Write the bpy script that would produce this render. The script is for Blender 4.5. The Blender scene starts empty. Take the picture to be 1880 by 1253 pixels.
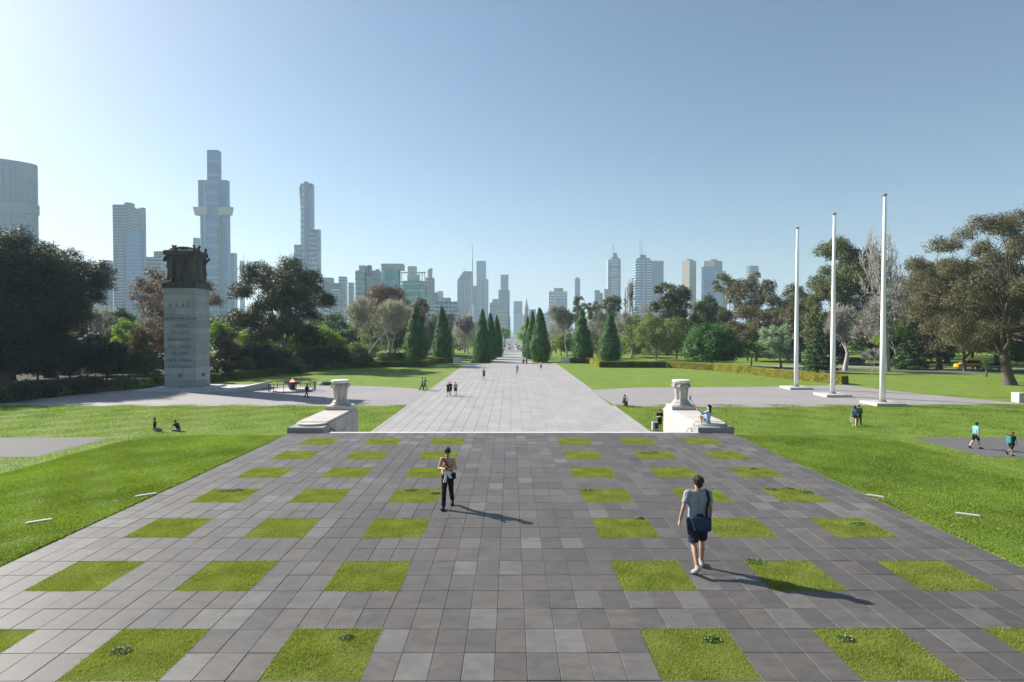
import bpy, bmesh, math, random
import numpy as np
from mathutils import Vector, Matrix

R = math.radians
SC = bpy.context.scene
COL = SC.collection

# ------------------------------------------------------------------ camera
F = 1073.0                      # focal length in photo pixels (1880 wide)
PITCH = 0.99
YAW = -0.107
EYE = 4.55
cam_d = bpy.data.cameras.new('camera')
cam_d.sensor_width = 36.0
cam_d.lens = F / 1880.0 * 36.0
cam_d.clip_start = 0.1
cam_d.clip_end = 20000.0
cam = bpy.data.objects.new('camera', cam_d)
COL.objects.link(cam)
cam.location = (0, 0, EYE)
cam.rotation_euler = (R(90 - PITCH), 0, R(YAW))
SC.camera = cam

# ------------------------------------------------------------------ sky, sun, exposure
SUN_EL = 32.5
SUN_AZ = math.atan2(-0.868, 0.498)          # clockwise from +Y, negative = towards -X
sun_dir = Vector((math.sin(SUN_AZ) * math.cos(R(SUN_EL)), math.cos(SUN_AZ) * math.cos(R(SUN_EL)), math.sin(R(SUN_EL))))
world = bpy.data.worlds.new('World')
SC.world = world
world.use_nodes = True
wn = world.node_tree
wn.nodes.clear()
w_out = wn.nodes.new('ShaderNodeOutputWorld')
w_bg = wn.nodes.new('ShaderNodeBackground')
w_sky = wn.nodes.new('ShaderNodeTexSky')
w_sky.sky_type = 'NISHITA'
w_sky.sun_disc = False
w_sky.sun_elevation = R(SUN_EL)
w_sky.sun_rotation = SUN_AZ
w_sky.altitude = 30
w_sky.air_density = 1.0
w_sky.dust_density = 0.8
w_sky.ozone_density = 1.2
w_bg.inputs['Strength'].default_value = 0.058
w_hs = wn.nodes.new('ShaderNodeHueSaturation')
w_hs.inputs['Saturation'].default_value = 0.97
wn.links.new(w_sky.outputs[0], w_hs.inputs['Color'])
w_ti = wn.nodes.new('ShaderNodeMix'); w_ti.data_type = 'RGBA'; w_ti.blend_type = 'MULTIPLY'
w_ti.inputs[0].default_value = 1.0; w_ti.inputs[7].default_value = (0.94, 0.985, 0.995, 1.0)
wn.links.new(w_hs.outputs[0], w_ti.inputs[6])
wn.links.new(w_ti.outputs[2], w_bg.inputs['Color'])
wn.links.new(w_bg.outputs[0], w_out.inputs['Surface'])
sun_d = bpy.data.lights.new('sun', 'SUN')
sun_d.energy = 5.0
sun_d.angle = R(0.5)
sun_d.color = (1.0, 0.94, 0.85)
sun = bpy.data.objects.new('sun', sun_d)
COL.objects.link(sun)
sun.location = sun_dir * 300
sun.rotation_euler = (-sun_dir).to_track_quat('-Z', 'Y').to_euler()
SC.view_settings.view_transform = 'Standard'
SC.view_settings.look = 'None'
SC.view_settings.gamma = 1.0
SC.view_settings.exposure = 1.15
SC.view_settings.use_curve_mapping = False
SC.render.engine = 'CYCLES'
SC.cycles.max_bounces = 5
SC.cycles.diffuse_bounces = 2
SC.cycles.glossy_bounces = 2
SC.cycles.transmission_bounces = 3
SC.cycles.volume_bounces = 0
SC.cycles.transparent_max_bounces = 4
SC.cycles.caustics_reflective = False
SC.cycles.caustics_refractive = False
SC.cycles.use_denoising = True

# ------------------------------------------------------------------ pixel -> world
_M = cam.rotation_euler.to_matrix()
LOW = -3.15                     # lower forecourt level (terrace = 0)

def ray(px, py):
    d = _M @ Vector(((px - 940.0) / F, -(py - 626.5) / F, -1.0))
    return d / d.y              # direction with unit depth along +Y

def at_depth(px, py, Y):
    d = ray(px, py)
    return Vector((0, 0, EYE)) + d * Y

def on_plane(px, py, z=LOW):
    d = ray(px, py)
    return Vector((0, 0, EYE)) + d * ((z - EYE) / d.z)

def sstep(a, b, x):
    t = min(1.0, max(0.0, (x - a) / (b - a)))
    return t * t * (3 - 2 * t)

def ground_z(x, y):
    """height of the lawns and of the land beyond"""
    if y > 180:
        z = LOW - 5.0 * sstep(180, 400, y) - 6.0 * sstep(380, 1100, y)
        return z
    ax = abs(x)
    dx = max(0.0, ax - 14.6)
    dy = max(0.0, y - 24.4)
    d = math.hypot(dx, dy)
    return LOW * sstep(0.0, 13.0, d)

# ------------------------------------------------------------------ mesh helpers
class MB:
    """collects faces; build() links them as one mesh object"""
    def __init__(s):
        s.v = []; s.f = []; s.mi = []; s.m = 0
    def add(s, vs, fs):
        n = len(s.v)
        s.v.extend([tuple(p) for p in vs])
        for f in fs:
            s.f.append([i + n for i in f]); s.mi.append(s.m)
    def box(s, x0, x1, y0, y1, z0, z1):
        v = [(x0,y0,z0),(x1,y0,z0),(x1,y1,z0),(x0,y1,z0),(x0,y0,z1),(x1,y0,z1),(x1,y1,z1),(x0,y1,z1)]
        s.add(v, [(0,3,2,1),(4,5,6,7),(0,1,5,4),(1,2,6,5),(2,3,7,6),(3,0,4,7)])
    def cbox(s, x0, x1, y0, y1, z0, z1, c=0.01):
        """box with chamfered top edges"""
        v = [(x0,y0,z0),(x1,y0,z0),(x1,y1,z0),(x0,y1,z0),
             (x0,y0,z1-c),(x1,y0,z1-c),(x1,y1,z1-c),(x0,y1,z1-c),
             (x0+c,y0+c,z1),(x1-c,y0+c,z1),(x1-c,y1-c,z1),(x0+c,y1-c,z1)]
        s.add(v, [(0,3,2,1),(0,1,5,4),(1,2,6,5),(2,3,7,6),(3,0,4,7),
                  (4,5,9,8),(5,6,10,9),(6,7,11,10),(7,4,8,11),(8,9,10,11)])
    def prism(s, poly, z0, z1, top=None):
        n = len(poly); top = top or poly
        s.add([(p[0],p[1],z0) for p in poly] + [(p[0],p[1],z1) for p in top],
              [tuple(range(n-1,-1,-1)), tuple(range(n,2*n))] + [(i,(i+1)%n,n+(i+1)%n,n+i) for i in range(n)])
    def sheet(s, pts):
        s.add(pts, [tuple(range(len(pts)))])
    def tube(s, pts, rad, n=6, cap=True):
        pts = [Vector(p) for p in pts]
        if not hasattr(rad, '__len__'): rad = [rad]*len(pts)
        ring = []; base = len(s.v); up = None
        for i, p in enumerate(pts):
            t = (pts[min(i+1,len(pts)-1)] - pts[max(i-1,0)])
            if t.length < 1e-9: t = Vector((0,0,1))
            t.normalize()
            if up is None:
                up = Vector((1,0,0)) if abs(t.x) < 0.8 else Vector((0,1,0))
            a = (up - t*up.dot(t))
            if a.length < 1e-6: a = Vector((0,1,0)) - t*t.y
            a.normalize(); b = t.cross(a); up = a
            for k in range(n):
                th = 2*math.pi*k/n
                ring.append(p + a*(math.cos(th)*rad[i]) + b*(math.sin(th)*rad[i]))
        fs = []
        for i in range(len(pts)-1):
            for k in range(n):
                fs.append((i*n+k, i*n+(k+1)%n, (i+1)*n+(k+1)%n, (i+1)*n+k))
        if cap:
            fs.append(tuple(range(n-1,-1,-1))); m = (len(pts)-1)*n
            fs.append(tuple(range(m, m+n)))
        s.add(ring, fs)
    def lathe(s, prof, n=24, c=(0,0,0), ang0=0.0, sq=None):
        """prof: (r,z) list bottom to top; sq(th) -> radius factor"""
        vs = []
        for r, z in prof:
            for k in range(n):
                th = ang0 + 2*math.pi*k/n
                q = sq(th, z) if sq else 1.0
                vs.append((c[0]+r*q*math.cos(th), c[1]+r*q*math.sin(th), c[2]+z))
        fs = [(i*n+k, i*n+(k+1)%n, (i+1)*n+(k+1)%n, (i+1)*n+k) for i in range(len(prof)-1) for k in range(n)]
        fs.append(tuple(range(n-1,-1,-1))); m = (len(prof)-1)*n
        fs.append(tuple(range(m, m+n)))
        s.add(vs, fs)
    def mesh(s, name, mats, smooth=False):
        me = bpy.data.meshes.new(name)
        me.from_pydata(s.v, [], s.f)
        if not isinstance(mats, (list, tuple)): mats = [mats]
        for m in mats: me.materials.append(m)
        if len(mats) > 1: me.polygons.foreach_set('material_index', s.mi)
        if smooth: me.polygons.foreach_set('use_smooth', [True]*len(me.polygons))
        me.update()
        return me
    def build(s, name, mats, parent=None, loc=(0,0,0), rz=0.0, smooth=False):
        return link(name, s.mesh(name, mats, smooth), parent, loc, rz)

def link(name, me, parent=None, loc=(0,0,0), rz=0.0):
    o = bpy.data.objects.new(name, me)
    COL.objects.link(o)
    o.parent = parent
    o.location = loc
    o.rotation_euler = (0, 0, rz)
    return o

def np_mesh(name, verts, nper, mat):
    """verts (N*nper,3): N separate polygons of nper corners"""
    verts = np.ascontiguousarray(verts, dtype=np.float32)
    n = len(verts); k = n // nper
    me = bpy.data.meshes.new(name)
    me.vertices.add(n); me.vertices.foreach_set('co', verts.ravel())
    me.loops.add(n); me.loops.foreach_set('vertex_index', np.arange(n, dtype=np.int32))
    me.polygons.add(k)
    me.polygons.foreach_set('loop_start', np.arange(0, n, nper, dtype=np.int32))
    me.materials.append(mat)
    me.update(calc_edges=True)
    return me

def tag(o, label=None, cat=None, group=None, kind=None):
    if label: o['label'] = label
    if cat: o['category'] = cat
    if group: o['group'] = group
    if kind: o['kind'] = kind
    return o

def thing(name, label, cat, loc=(0,0,0), rz=0.0, group=None):
    o = bpy.data.objects.new(name, None)
    o.empty_display_size = 0.3
    COL.objects.link(o)
    o.location = loc; o.rotation_euler = (0,0,rz)
    return tag(o, label, cat, group)

# ------------------------------------------------------------------ materials
def nodes_of(name):
    m = bpy.data.materials.new(name); m.use_nodes = True
    nt = m.node_tree; nt.nodes.clear()
    out = nt.nodes.new('ShaderNodeOutputMaterial')
    return m, nt, out

def N(nt, kind, **kw):
    n = nt.nodes.new(kind)
    for k, v in kw.items():
        if k.startswith('i_'): n.inputs[int(k[2:])].default_value = v
        else: setattr(n, k, v)
    return n

def mixc(nt, fac, a, b, mode='MIX'):
    n = nt.nodes.new('ShaderNodeMix'); n.data_type = 'RGBA'; n.blend_type = mode
    for sock, v in ((n.inputs[0], fac), (n.inputs[6], a), (n.inputs[7], b)):
        if hasattr(v, 'is_linked') or isinstance(v, bpy.types.NodeSocket): nt.links.new(v, sock)
        elif isinstance(v, (int, float)): sock.default_value = v
        else: sock.default_value = (*v, 1.0) if len(v) == 3 else v
    return n.outputs[2]

def ramp(nt, fac, stops):
    n = nt.nodes.new('ShaderNodeValToRGB')
    e = n.color_ramp.elements
    while len(e) < len(stops): e.new(0.5)
    for el, (p, c) in zip(e, stops):
        el.position = p; el.color = (*c, 1.0) if len(c) == 3 else c
    nt.links.new(fac, n.inputs[0])
    return n.outputs[0]

def noise(nt, scale, detail=4.0, rough=0.55, coord='Object', vec=None, stretch=None):
    n = nt.nodes.new('ShaderNodeTexNoise')
    n.inputs['Scale'].default_value = scale
    n.inputs['Detail'].default_value = detail
    n.inputs['Roughness'].default_value = rough
    if vec is None:
        tc = nt.nodes.new('ShaderNodeTexCoord') if coord != 'World' else nt.nodes.new('ShaderNodeNewGeometry')
        vec = tc.outputs['Position'] if coord == 'World' else tc.outputs[coord]
    if stretch:
        mp = nt.nodes.new('ShaderNodeMapping'); mp.inputs['Scale'].default_value = stretch
        nt.links.new(vec, mp.inputs['Vector']); vec = mp.outputs[0]
    nt.links.new(vec, n.inputs['Vector'])
    return n.outputs['Fac']

def rnd(nt):
    """a number per object and per loose piece"""
    oi = nt.nodes.new('ShaderNodeObjectInfo'); g = nt.nodes.new('ShaderNodeNewGeometry')
    a = nt.nodes.new('ShaderNodeMath'); a.operation = 'ADD'
    b = nt.nodes.new('ShaderNodeMath'); b.operation = 'FRACT'
    nt.links.new(oi.outputs['Random'], a.inputs[0]); nt.links.new(g.outputs['Random Per Island'], a.inputs[1])
    nt.links.new(a.outputs[0], b.inputs[0])
    return b.outputs[0]

def bsdf(nt, out, col, rough=0.6, spec=0.4, metal=0.0, bump=None, bstr=0.3, bdist=0.02):
    p = nt.nodes.new('ShaderNodeBsdfPrincipled')
    if isinstance(col, bpy.types.NodeSocket): nt.links.new(col, p.inputs['Base Color'])
    else: p.inputs['Base Color'].default_value = (*col, 1)
    if isinstance(rough, bpy.types.NodeSocket): nt.links.new(rough, p.inputs['Roughness'])
    else: p.inputs['Roughness'].default_value = rough
    p.inputs['Specular IOR Level'].default_value = spec
    p.inputs['Metallic'].default_value = metal
    if bump is not None:
        b = nt.nodes.new('ShaderNodeBump'); b.inputs['Strength'].default_value = bstr; b.inputs['Distance'].default_value = bdist
        nt.links.new(bump, b.inputs['Height']); nt.links.new(b.outputs[0], p.inputs['Normal'])
    nt.links.new(p.outputs[0], out.inputs['Surface'])
    return p

def simple(name, col, rough=0.6, spec=0.4, metal=0.0, var=0.15, scale=6.0, bstr=0.15, coord='Object'):
    m, nt, out = nodes_of(name)
    nz = noise(nt, scale, coord=coord)
    c = mixc(nt, nz, tuple(x*(1-var) for x in col), tuple(min(1, x*(1+var)) for x in col))
    bsdf(nt, out, c, rough, spec, metal, nz, bstr, 0.01)
    return m

def stone(name, col, var=0.25, piece=0.12, scale=2.0, rough=0.75, stain=0.35, coord='Object', spec=0.3):
    """stone with a tone per piece, cloudy grain and weather stains"""
    m, nt, out = nodes_of(name)
    r = rnd(nt)
    base = mixc(nt, r, tuple(x*(1-piece) for x in col), tuple(x*(1+piece) for x in col))
    n1 = noise(nt, scale, 6, 0.65, coord)
    c = mixc(nt, n1, tuple([1-var]*3), tuple([1+var]*3))
    c = mixc(nt, 1.0, base, c, 'MULTIPLY')
    n2 = noise(nt, scale*0.35, 5, 0.6, coord, stretch=(1,1,0.35))
    st = ramp(nt, n2, [(0.45, (1,1,1)), (0.72, tuple([1-stain]*3))])
    c = mixc(nt, 1.0, c, st, 'MULTIPLY')
    n3 = noise(nt, 40, 3, 0.6, coord)
    bsdf(nt, out, c, rough, spec, 0, n3, 0.25, 0.01)
    return m

def leafmat(name, dark, light, trans=0.35, clump=0.25, rough=0.55, hue2=None, spec=0.25):
    """leaves: colour by leaf and by clump, with light coming through"""
    m, nt, out = nodes_of(name)
    r = rnd(nt)
    c = mixc(nt, r, dark, light)
    n1 = noise(nt, clump, 3, 0.5, 'Object')
    n1 = ramp(nt, n1, [(0.35, (0,0,0)), (0.65, (1,1,1))])
    c2 = mixc(nt, n1, tuple(x*0.75 for x in dark), hue2 or tuple(x*1.15 for x in light))
    c = mixc(nt, 0.45, c, c2)
    p = bsdf(nt, out, c, rough, spec)
    t = nt.nodes.new('ShaderNodeBsdfTranslucent')
    tc = mixc(nt, 1.0, c, (1.3, 1.35, 0.7), 'MULTIPLY')
    nt.links.new(tc, t.inputs['Color'])
    mx = nt.nodes.new('ShaderNodeMixShader'); mx.inputs[0].default_value = trans
    nt.links.new(p.outputs[0], mx.inputs[1]); nt.links.new(t.outputs[0], mx.inputs[2])
    nt.links.new(mx.outputs[0], out.inputs['Surface'])
    return m

def lawn_mat(name, a, b, c):
    m, nt, out = nodes_of(name)
    n1 = noise(nt, 0.12, 6, 0.7, 'World', stretch=(1,0.6,1))
    n2 = noise(nt, 0.75, 7, 0.75, 'World')
    n3 = noise(nt, 22, 4, 0.75, 'World')
    col = mixc(nt, ramp(nt, n1, [(0.3,(0,0,0)),(0.7,(1,1,1))]), a, b)
    col = mixc(nt, ramp(nt, n2, [(0.44,(0,0,0)),(0.66,(0.9,0.9,0.9))]), col, c)
    n4 = noise(nt, 0.3, 5, 0.65, 'World')
    col = mixc(nt, ramp(nt, n4, [(0.58,(0,0,0)),(0.72,(0.6,0.6,0.6))]), col, (0.23,0.25,0.07))
    g = ramp(nt, n3, [(0.25,(0.55,0.55,0.55)),(0.75,(1.35,1.35,1.25))])
    col = mixc(nt, 1.0, col, g, 'MULTIPLY')
    bsdf(nt, out, col, 0.8, 0.12, 0, n3, 0.9, 0.06)
    return m

M = {}
M['lawn'] = lawn_mat('lawn', (0.15,0.225,0.034), (0.195,0.275,0.052), (0.11,0.178,0.03))
M['blade'] = leafmat('grass_blade', (0.11,0.178,0.024), (0.225,0.31,0.052), 0.42, 0.35, 0.5)
M['patch_blade'] = leafmat('patch_blade', (0.15,0.21,0.032), (0.33,0.41,0.08), 0.37, 1.6, 0.55, hue2=(0.36,0.36,0.1))
M['clover'] = leafmat('clover_leaf', (0.075,0.13,0.03), (0.15,0.24,0.06), 0.3, 3.0)
M['white_flower'] = simple('white_flower', (0.5,0.5,0.42), 0.7)
M['soil'] = simple('soil', (0.13,0.15,0.035), 0.95, 0.1, var=0.4, scale=30)

def bluestone():
    m, nt, out = nodes_of('bluestone')
    r = rnd(nt)
    base = ramp(nt, r, [(0.0,(0.078,0.072,0.07)),(0.25,(0.095,0.087,0.082)),(0.5,(0.084,0.081,0.081)),(0.7,(0.103,0.093,0.085)),(0.9,(0.108,0.104,0.102)),(0.99,(0.135,0.13,0.125))])
    n1 = noise(nt, 3.5, 9, 0.78, 'World', stretch=(0.7,1.3,1))
    c = mixc(nt, 1.0, base, ramp(nt, n1, [(0.25,(0.66,0.66,0.66)),(0.75,(1.32,1.31,1.29))]), 'MULTIPLY')
    n2 = noise(nt, 1.1, 6, 0.7, 'World')
    c = mixc(nt, ramp(nt, n2, [(0.62,(0,0,0)),(0.7,(0.4,0.4,0.4))]), c, (0.105,0.08,0.065))
    n4 = noise(nt, 9.0, 5, 0.7, 'World', stretch=(0.35,1.8,1))
    c = mixc(nt, ramp(nt, n4, [(0.70,(0,0,0)),(0.76,(0.75,0.75,0.75))]), c, (0.03,0.029,0.03))
    n5 = noise(nt, 0.16, 4, 0.6, 'World')
    c = mixc(nt, 1.0, c, ramp(nt, n5, [(0.3,(0.8,0.8,0.8)),(0.7,(1.16,1.15,1.14))]), 'MULTIPLY')
    n3 = noise(nt, 55, 4, 0.7, 'World')
    rg = ramp(nt, n1, [(0.3,(0.46,0.46,0.46)),(0.7,(0.66,0.66,0.66))])
    bsdf(nt, out, c, rg, 0.36, 0, n3, 0.3, 0.005)
    return m
M['bluestone'] = bluestone()

def mortar():
    m, nt, out = nodes_of('mortar')
    n = noise(nt, 0.9, 5, 0.7, 'World')
    c = ramp(nt, n, [(0.4,(0.035,0.034,0.032)),(0.54,(0.075,0.072,0.066)),(0.68,(0.24,0.232,0.21))])
    bsdf(nt, out, c, 0.9, 0.2)
    return m
M['mortar'] = mortar()
M['granite_paving'] = stone('granite_paving', (0.325,0.306,0.304), 0.12, 0.06, 0.8, 0.6, 0.12, 'World', 0.4)
M['paving_joint'] = simple('paving_joint', (0.255,0.243,0.238), 0.9)
M['path'] = stone('asphalt_path', (0.11,0.107,0.108), 0.15, 0.0, 1.0, 0.85, 0.15, 'World')
M['cross_path'] = stone('granite_cross_path', (0.28,0.262,0.262), 0.12, 0.05, 0.5, 0.7, 0.12, 'World')
M['sandstone'] = stone('pale_granite', (0.42,0.4,0.37), 0.18, 0.12, 1.6, 0.75, 0.4)
M['coping'] = stone('coping_granite', (0.47,0.44,0.41), 0.12, 0.05, 2.0, 0.7, 0.2)
M['nosing'] = stone('nosing_granite', (0.6,0.59,0.57), 0.08, 0.04, 3.0, 0.6, 0.1)
M['darkstone'] = stone('grey_granite', (0.3,0.29,0.29), 0.2, 0.05, 2.0, 0.8, 0.45)
M['pillar_stone'] = stone('cenotaph_granite', (0.3,0.315,0.325), 0.22, 0.15, 0.9, 0.75, 0.25)
M['basalt'] = stone('dark_basalt', (0.075,0.066,0.062), 0.35, 0.15, 1.2, 0.75, 0.5)
M['inscription'] = simple('inscription', (0.12,0.128,0.133), 0.8, var=0.1)
M['white_paint'] = simple('white_paint', (0.8,0.8,0.82), 0.35, 0.5, var=0.03)
M['steel'] = simple('grey_steel', (0.3,0.31,0.32), 0.4, 0.5, 0.6)
M['dark_metal'] = simple('dark_metal', (0.03,0.03,0.032), 0.5, 0.5, 0.3)
M['concrete'] = stone('concrete', (0.45,0.45,0.44), 0.1, 0.05, 2.0, 0.8, 0.15)
M['asphalt'] = stone('road_asphalt', (0.17,0.17,0.175), 0.1, 0, 0.3, 0.85, 0.1, 'World')
M['road_line'] = simple('road_line', (0.7,0.7,0.68), 0.7)
# ================================================================== ground and terrace
def ground():
    xs = sorted(set([-9000,-5000,-2500,-1200,-600,-300,-200,-140,-100,-80] + list(np.arange(-64,-9.9,0.75)) + [-9.9,-9.89,9.89,9.9] + list(np.arange(10.4,64.1,0.75)) + [80,100,140,200,300,600,1200,2500,5000,9000]))
    ys = sorted(set([-400,-100,-40,-15] + list(np.arange(-8,25.9,1.0)) + [25.9,26.0] + list(np.arange(26.5,62,0.6)) + [70,85,100,125,150,165] + list(np.arange(180,420,12)) + [450,550,650,750,850,1000,1150,1500,2200,3500,6000,11000]))
    v = []
    for y in ys:
        for x in xs:
            if abs(x) < 9.895:
                z = -0.35 if y < 25.95 else LOW - 0.25
                if y > 180: z = ground_z(x, y)
                elif y > 139: z = LOW - 0.02
            else:
                z = ground_z(x, y)
            v.append((x, y, z))
    nx = len(xs)
    f = [(j*nx+i, j*nx+i+1, (j+1)*nx+i+1, (j+1)*nx+i) for j in range(len(ys)-1) for i in range(nx-1)]
    me = bpy.data.meshes.new('ground'); me.from_pydata(v, [], f); me.materials.append(M['lawn'])
    me.polygons.foreach_set('use_smooth', [True]*len(me.polygons)); me.update()
    tag(link('ground', me), kind='structure')
ground()

TW, TD = 0.4375, 0.659           # paving slab
Y0 = 7.53 - 6*TD                 # first row edge (row 6 starts at the nearest grass square)
NROW = 34
TERR_END = Y0 + NROW*TD
XE = 22.5*TW
terrace = tag(MB().build('terrace', M['mortar']), kind='structure')
tb = MB(); tb.box(-XE-0.02, XE+0.02, Y0-6, TERR_END, -0.6, -0.012)
terrace.data = tb.mesh('terrace', M['mortar'])
rg = random.Random(5)
def in_patch(ci, rj):
    a = abs(ci)                                  # tile column centre in tile units from axis
    col = any(lo < a < lo+3 for lo in (4.5,10.5,16.5))
    k = rj - 6
    return col and k >= 0 and (k % 4) in (0,1) and k <= 25
slab_variants = []
for k in range(6):
    b = MB(); g = 0.003
    b.cbox(-TW/2+g, TW/2-g, -TD/2+g, TD/2-g, -0.03, 0.0, 0.004)
    slab_variants.append(b.mesh('paving_slab', M['bluestone']))
tiles = []
for j in range(NROW):
    for i in range(45):
        ci = i - 22
        if in_patch(ci, j): continue
        x = ci*TW; y = Y0 + (j+0.5)*TD
        inview = y > 7.0 and abs(x) < (y)*940/F + 0.3
        tiles.append((y if inview else 99+abs(y), x, y))
tiles.sort()
rest = MB()
for n, (_, x, y) in enumerate(tiles):
    dz = rg.uniform(-0.003, 0.002)
    if n < 300:
        o = link('paving_slab', slab_variants[n % 6], terrace, (x, y, dz))
        o.rotation_euler = (rg.uniform(-.003,.003), rg.uniform(-.003,.003), 0)
    else:
        g = 0.004
        rest.cbox(x-TW/2+g, x+TW/2-g, y-TD/2+g, y+TD/2-g, -0.03, dz, 0.004)
tag(rest.build('paving_slabs_beyond', M['bluestone'], terrace), kind='stuff')

# grass squares let into the terrace
def blade_tris(n, w, d, hmin, hmax, bw, rs, lean=0.6, z0=0.0, clumps=14):
    x = rs.uniform(-w/2, w/2, n); y = rs.uniform(-d/2, d/2, n)
    cx = rs.uniform(-w/2, w/2, clumps); cy = rs.uniform(-d/2, d/2, clumps); ch = rs.uniform(0.0, 1.0, clumps)
    dist = (x[:,None]-cx)**2 + (y[:,None]-cy)**2
    wgt = np.exp(-dist/0.02); hh = (wgt*ch).sum(1)/(wgt.sum(1)+1e-6)
    h = (hmin + (hmax-hmin)*rs.random(n)) * (0.75 + 0.6*hh)
    th = rs.uniform(0, 2*np.pi, n); ph = rs.uniform(0, 2*np.pi, n); ln = rs.uniform(0.1, lean, n)*h
    dx = np.cos(th)*bw/2; dy = np.sin(th)*bw/2
    v = np.empty((n,3,3), np.float32)
    v[:,0] = np.stack([x-dx, y-dy, np.full(n, z0)],1)
    v[:,1] = np.stack([x+dx, y+dy, np.full(n, z0)],1)
    v[:,2] = np.stack([x+np.cos(ph)*ln, y+np.sin(ph)*ln, z0+h],1)
    return v
rs = np.random.RandomState(3)
PW, PD = 3*TW-0.012, 2*TD-0.012
patch_mesh = []
for k in range(5):
    v = blade_tris(16000, PW+0.03, PD+0.03, 0.022, 0.05, 0.009, rs, 1.2, -0.02)
    patch_mesh.append(np_mesh('grass', v.reshape(-1,3), 3, M['patch_blade']))
sb = MB(); sb.box(-PW/2, PW/2, -PD/2, PD/2, -0.15, -0.008)
soil_mesh = sb.mesh('soil', M['soil'])
def clover_mesh(r, h, seed, flowers=7):
    rr = np.random.RandomState(seed); n = 420
    a = rr.uniform(0, 2*np.pi, n); q = np.sqrt(rr.random(n))
    x = np.cos(a)*q*r; y = np.sin(a)*q*r*0.7; z = h*(1-q**2)*(0.4+0.6*rr.random(n))
    me = leaf_quads(np.stack([x,y,z],1), np.tile([0,0,1.0],(n,1)), 0.028, rr, 0.8, 0.5)
    return np_mesh('clover', me, 4, M['clover']), [(x[i],y[i],z[i]) for i in range(flowers)]
def leaf_quads(p, nrm, size, rr, aspect=0.6, spread=0.8):
    """one small quad per point, facing roughly along nrm"""
    n = len(p)
    nn = nrm + rr.normal(0, spread, (n,3)); nn /= np.linalg.norm(nn, axis=1, keepdims=True)+1e-9
    t = rr.normal(0,1,(n,3)); t -= nn*(t*nn).sum(1, keepdims=True); t /= np.linalg.norm(t, axis=1, keepdims=True)+1e-9
    b = np.cross(nn, t)
    s = size*(0.6+0.8*rr.random((n,1)))
    a = t*s*0.5; c = b*s*0.5*aspect
    v = np.empty((n,4,3), np.float32)
    v[:,0] = p-a; v[:,1] = p+c*1.0-a*0.05; v[:,2] = p+a; v[:,3] = p-c*1.0+a*0.05
    return v.reshape(-1,3)
ORD = ['first','second','third','fourth','fifth','sixth','seventh','eighth']
side_word = {-1:'left', 1:'right'}
near_word = ['column next to central walk','middle column','column next to lawn']
pn = 0
clover_spots = {(-1,2,0):[(-0.25,0.15,0.16)], (-1,0,3):[(-0.2,0.5,0.2),(0.5,0.2,0.16)], (1,1,1):[(-0.45,0.6,0.24)],
                (-1,1,0):[(-0.3,0.05,0.17)], (1,0,0):[(0.35,0.35,0.14)], (1,1,0):[(-0.3,0.35,0.13)], (-1,0,0):[(0.2,0.4,0.12)],
                (1,2,3):[(-0.4,0.62,0.2),(0.1,0.62,0.22),(0.45,0.3,0.2)], (1,2,4):[(0.1,0.4,0.2)], (-1,2,3):[(-0.2,0.4,0.25),(0.1,0.5,0.2)],
                (1,0,3):[(-0.4,0.5,0.2)], (1,1,5):[(-0.3,0.3,0.2),(0.1,0.4,0.2)], (1,0,2):[(0.5,0.62,0.12)], (1,2,2):[(0.3,0.2,0.22)]}
for k in range(7):
    for s in (-1, 1):
        for c, lo in enumerate((4.5,10.5,16.5)):
            if k == 0 and c == 2: pass
            x = s*(lo+1.5)*TW; y = Y0 + (6+4*k+1)*TD
            t = thing('grass_square', 'grass square in %s row from the steps, %s half, %s' % (ORD[6-k], side_word[s], near_word[c]), 'grass square', (x,y,0), 0, 'grass squares in the terrace paving')
            link('soil', soil_mesh, t)
            g = link('grass', patch_mesh[pn % 5], t); g.scale = (1 if pn % 2 else -1, 1 if (pn//2) % 2 else -1, 1)
            tag(g, kind='stuff')
            for q, (ox, oy, rr_) in enumerate(clover_spots.get((s,c,k), [])):
                cm, fl = clover_mesh(rr_, 0.05, 40+pn*3+q)
                co = link('clover', cm, t, (ox, oy, 0)); tag(co, kind='stuff')
                fb = MB()
                for (fx,fy,fz) in fl:
                    fb.lathe([(0.002,0),(0.009,0.006),(0.009,0.012),(0.002,0.018)], 5, (fx,fy,fz+0.005))
                tag(fb.build('flowers', M['white_flower'], co), kind='stuff')
            pn += 1

# blades on the lawns beside the terrace
def lawn_blades():
    rr = np.random.RandomState(11); out = []
    for s in (-1,1):
        n = 300000
        y = 9.0 + (26.5-9.0)*rr.random(n)**1.25
        x = XE + 0.03 + rr.random(n)*(9.5)
        keep = (x < y*0.885+0.6)
        x = x[keep]; y = y[keep]; n = len(x)
        z = np.array([ground_z(a,b) for a,b in zip(x,y)])
        h = rr.uniform(0.02,0.045,n)*(1+0.5*np.sin(x*3.1)*np.sin(y*2.3+1)); th = rr.uniform(0,2*np.pi,n); ph = rr.uniform(0,2*np.pi,n)
        ed = np.clip(1-(x-XE)/0.15,0,1); h = h*(1+0.5*ed)
        bw = 0.006+0.0005*y
        v = np.empty((n,3,3),np.float32)
        v[:,0] = np.stack([s*x-np.cos(th)*bw, y-np.sin(th)*bw, z-0.005],1)
        v[:,1] = np.stack([s*x+np.cos(th)*bw, y+np.sin(th)*bw, z-0.005],1)
        ln = rr.uniform(0.2,1.3,n)*h
        v[:,2] = np.stack([s*x+np.cos(ph)*ln, y+np.sin(ph)*ln, z+h],1)
        out.append(v.reshape(-1,3))
    me = np_mesh('lawn_grass', np.concatenate(out), 3, M['blade'])
    tag(link('lawn_grass', me), 'short bright green grass of the lawns beside the terrace', 'grass', kind='stuff')
lawn_blades()

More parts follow.
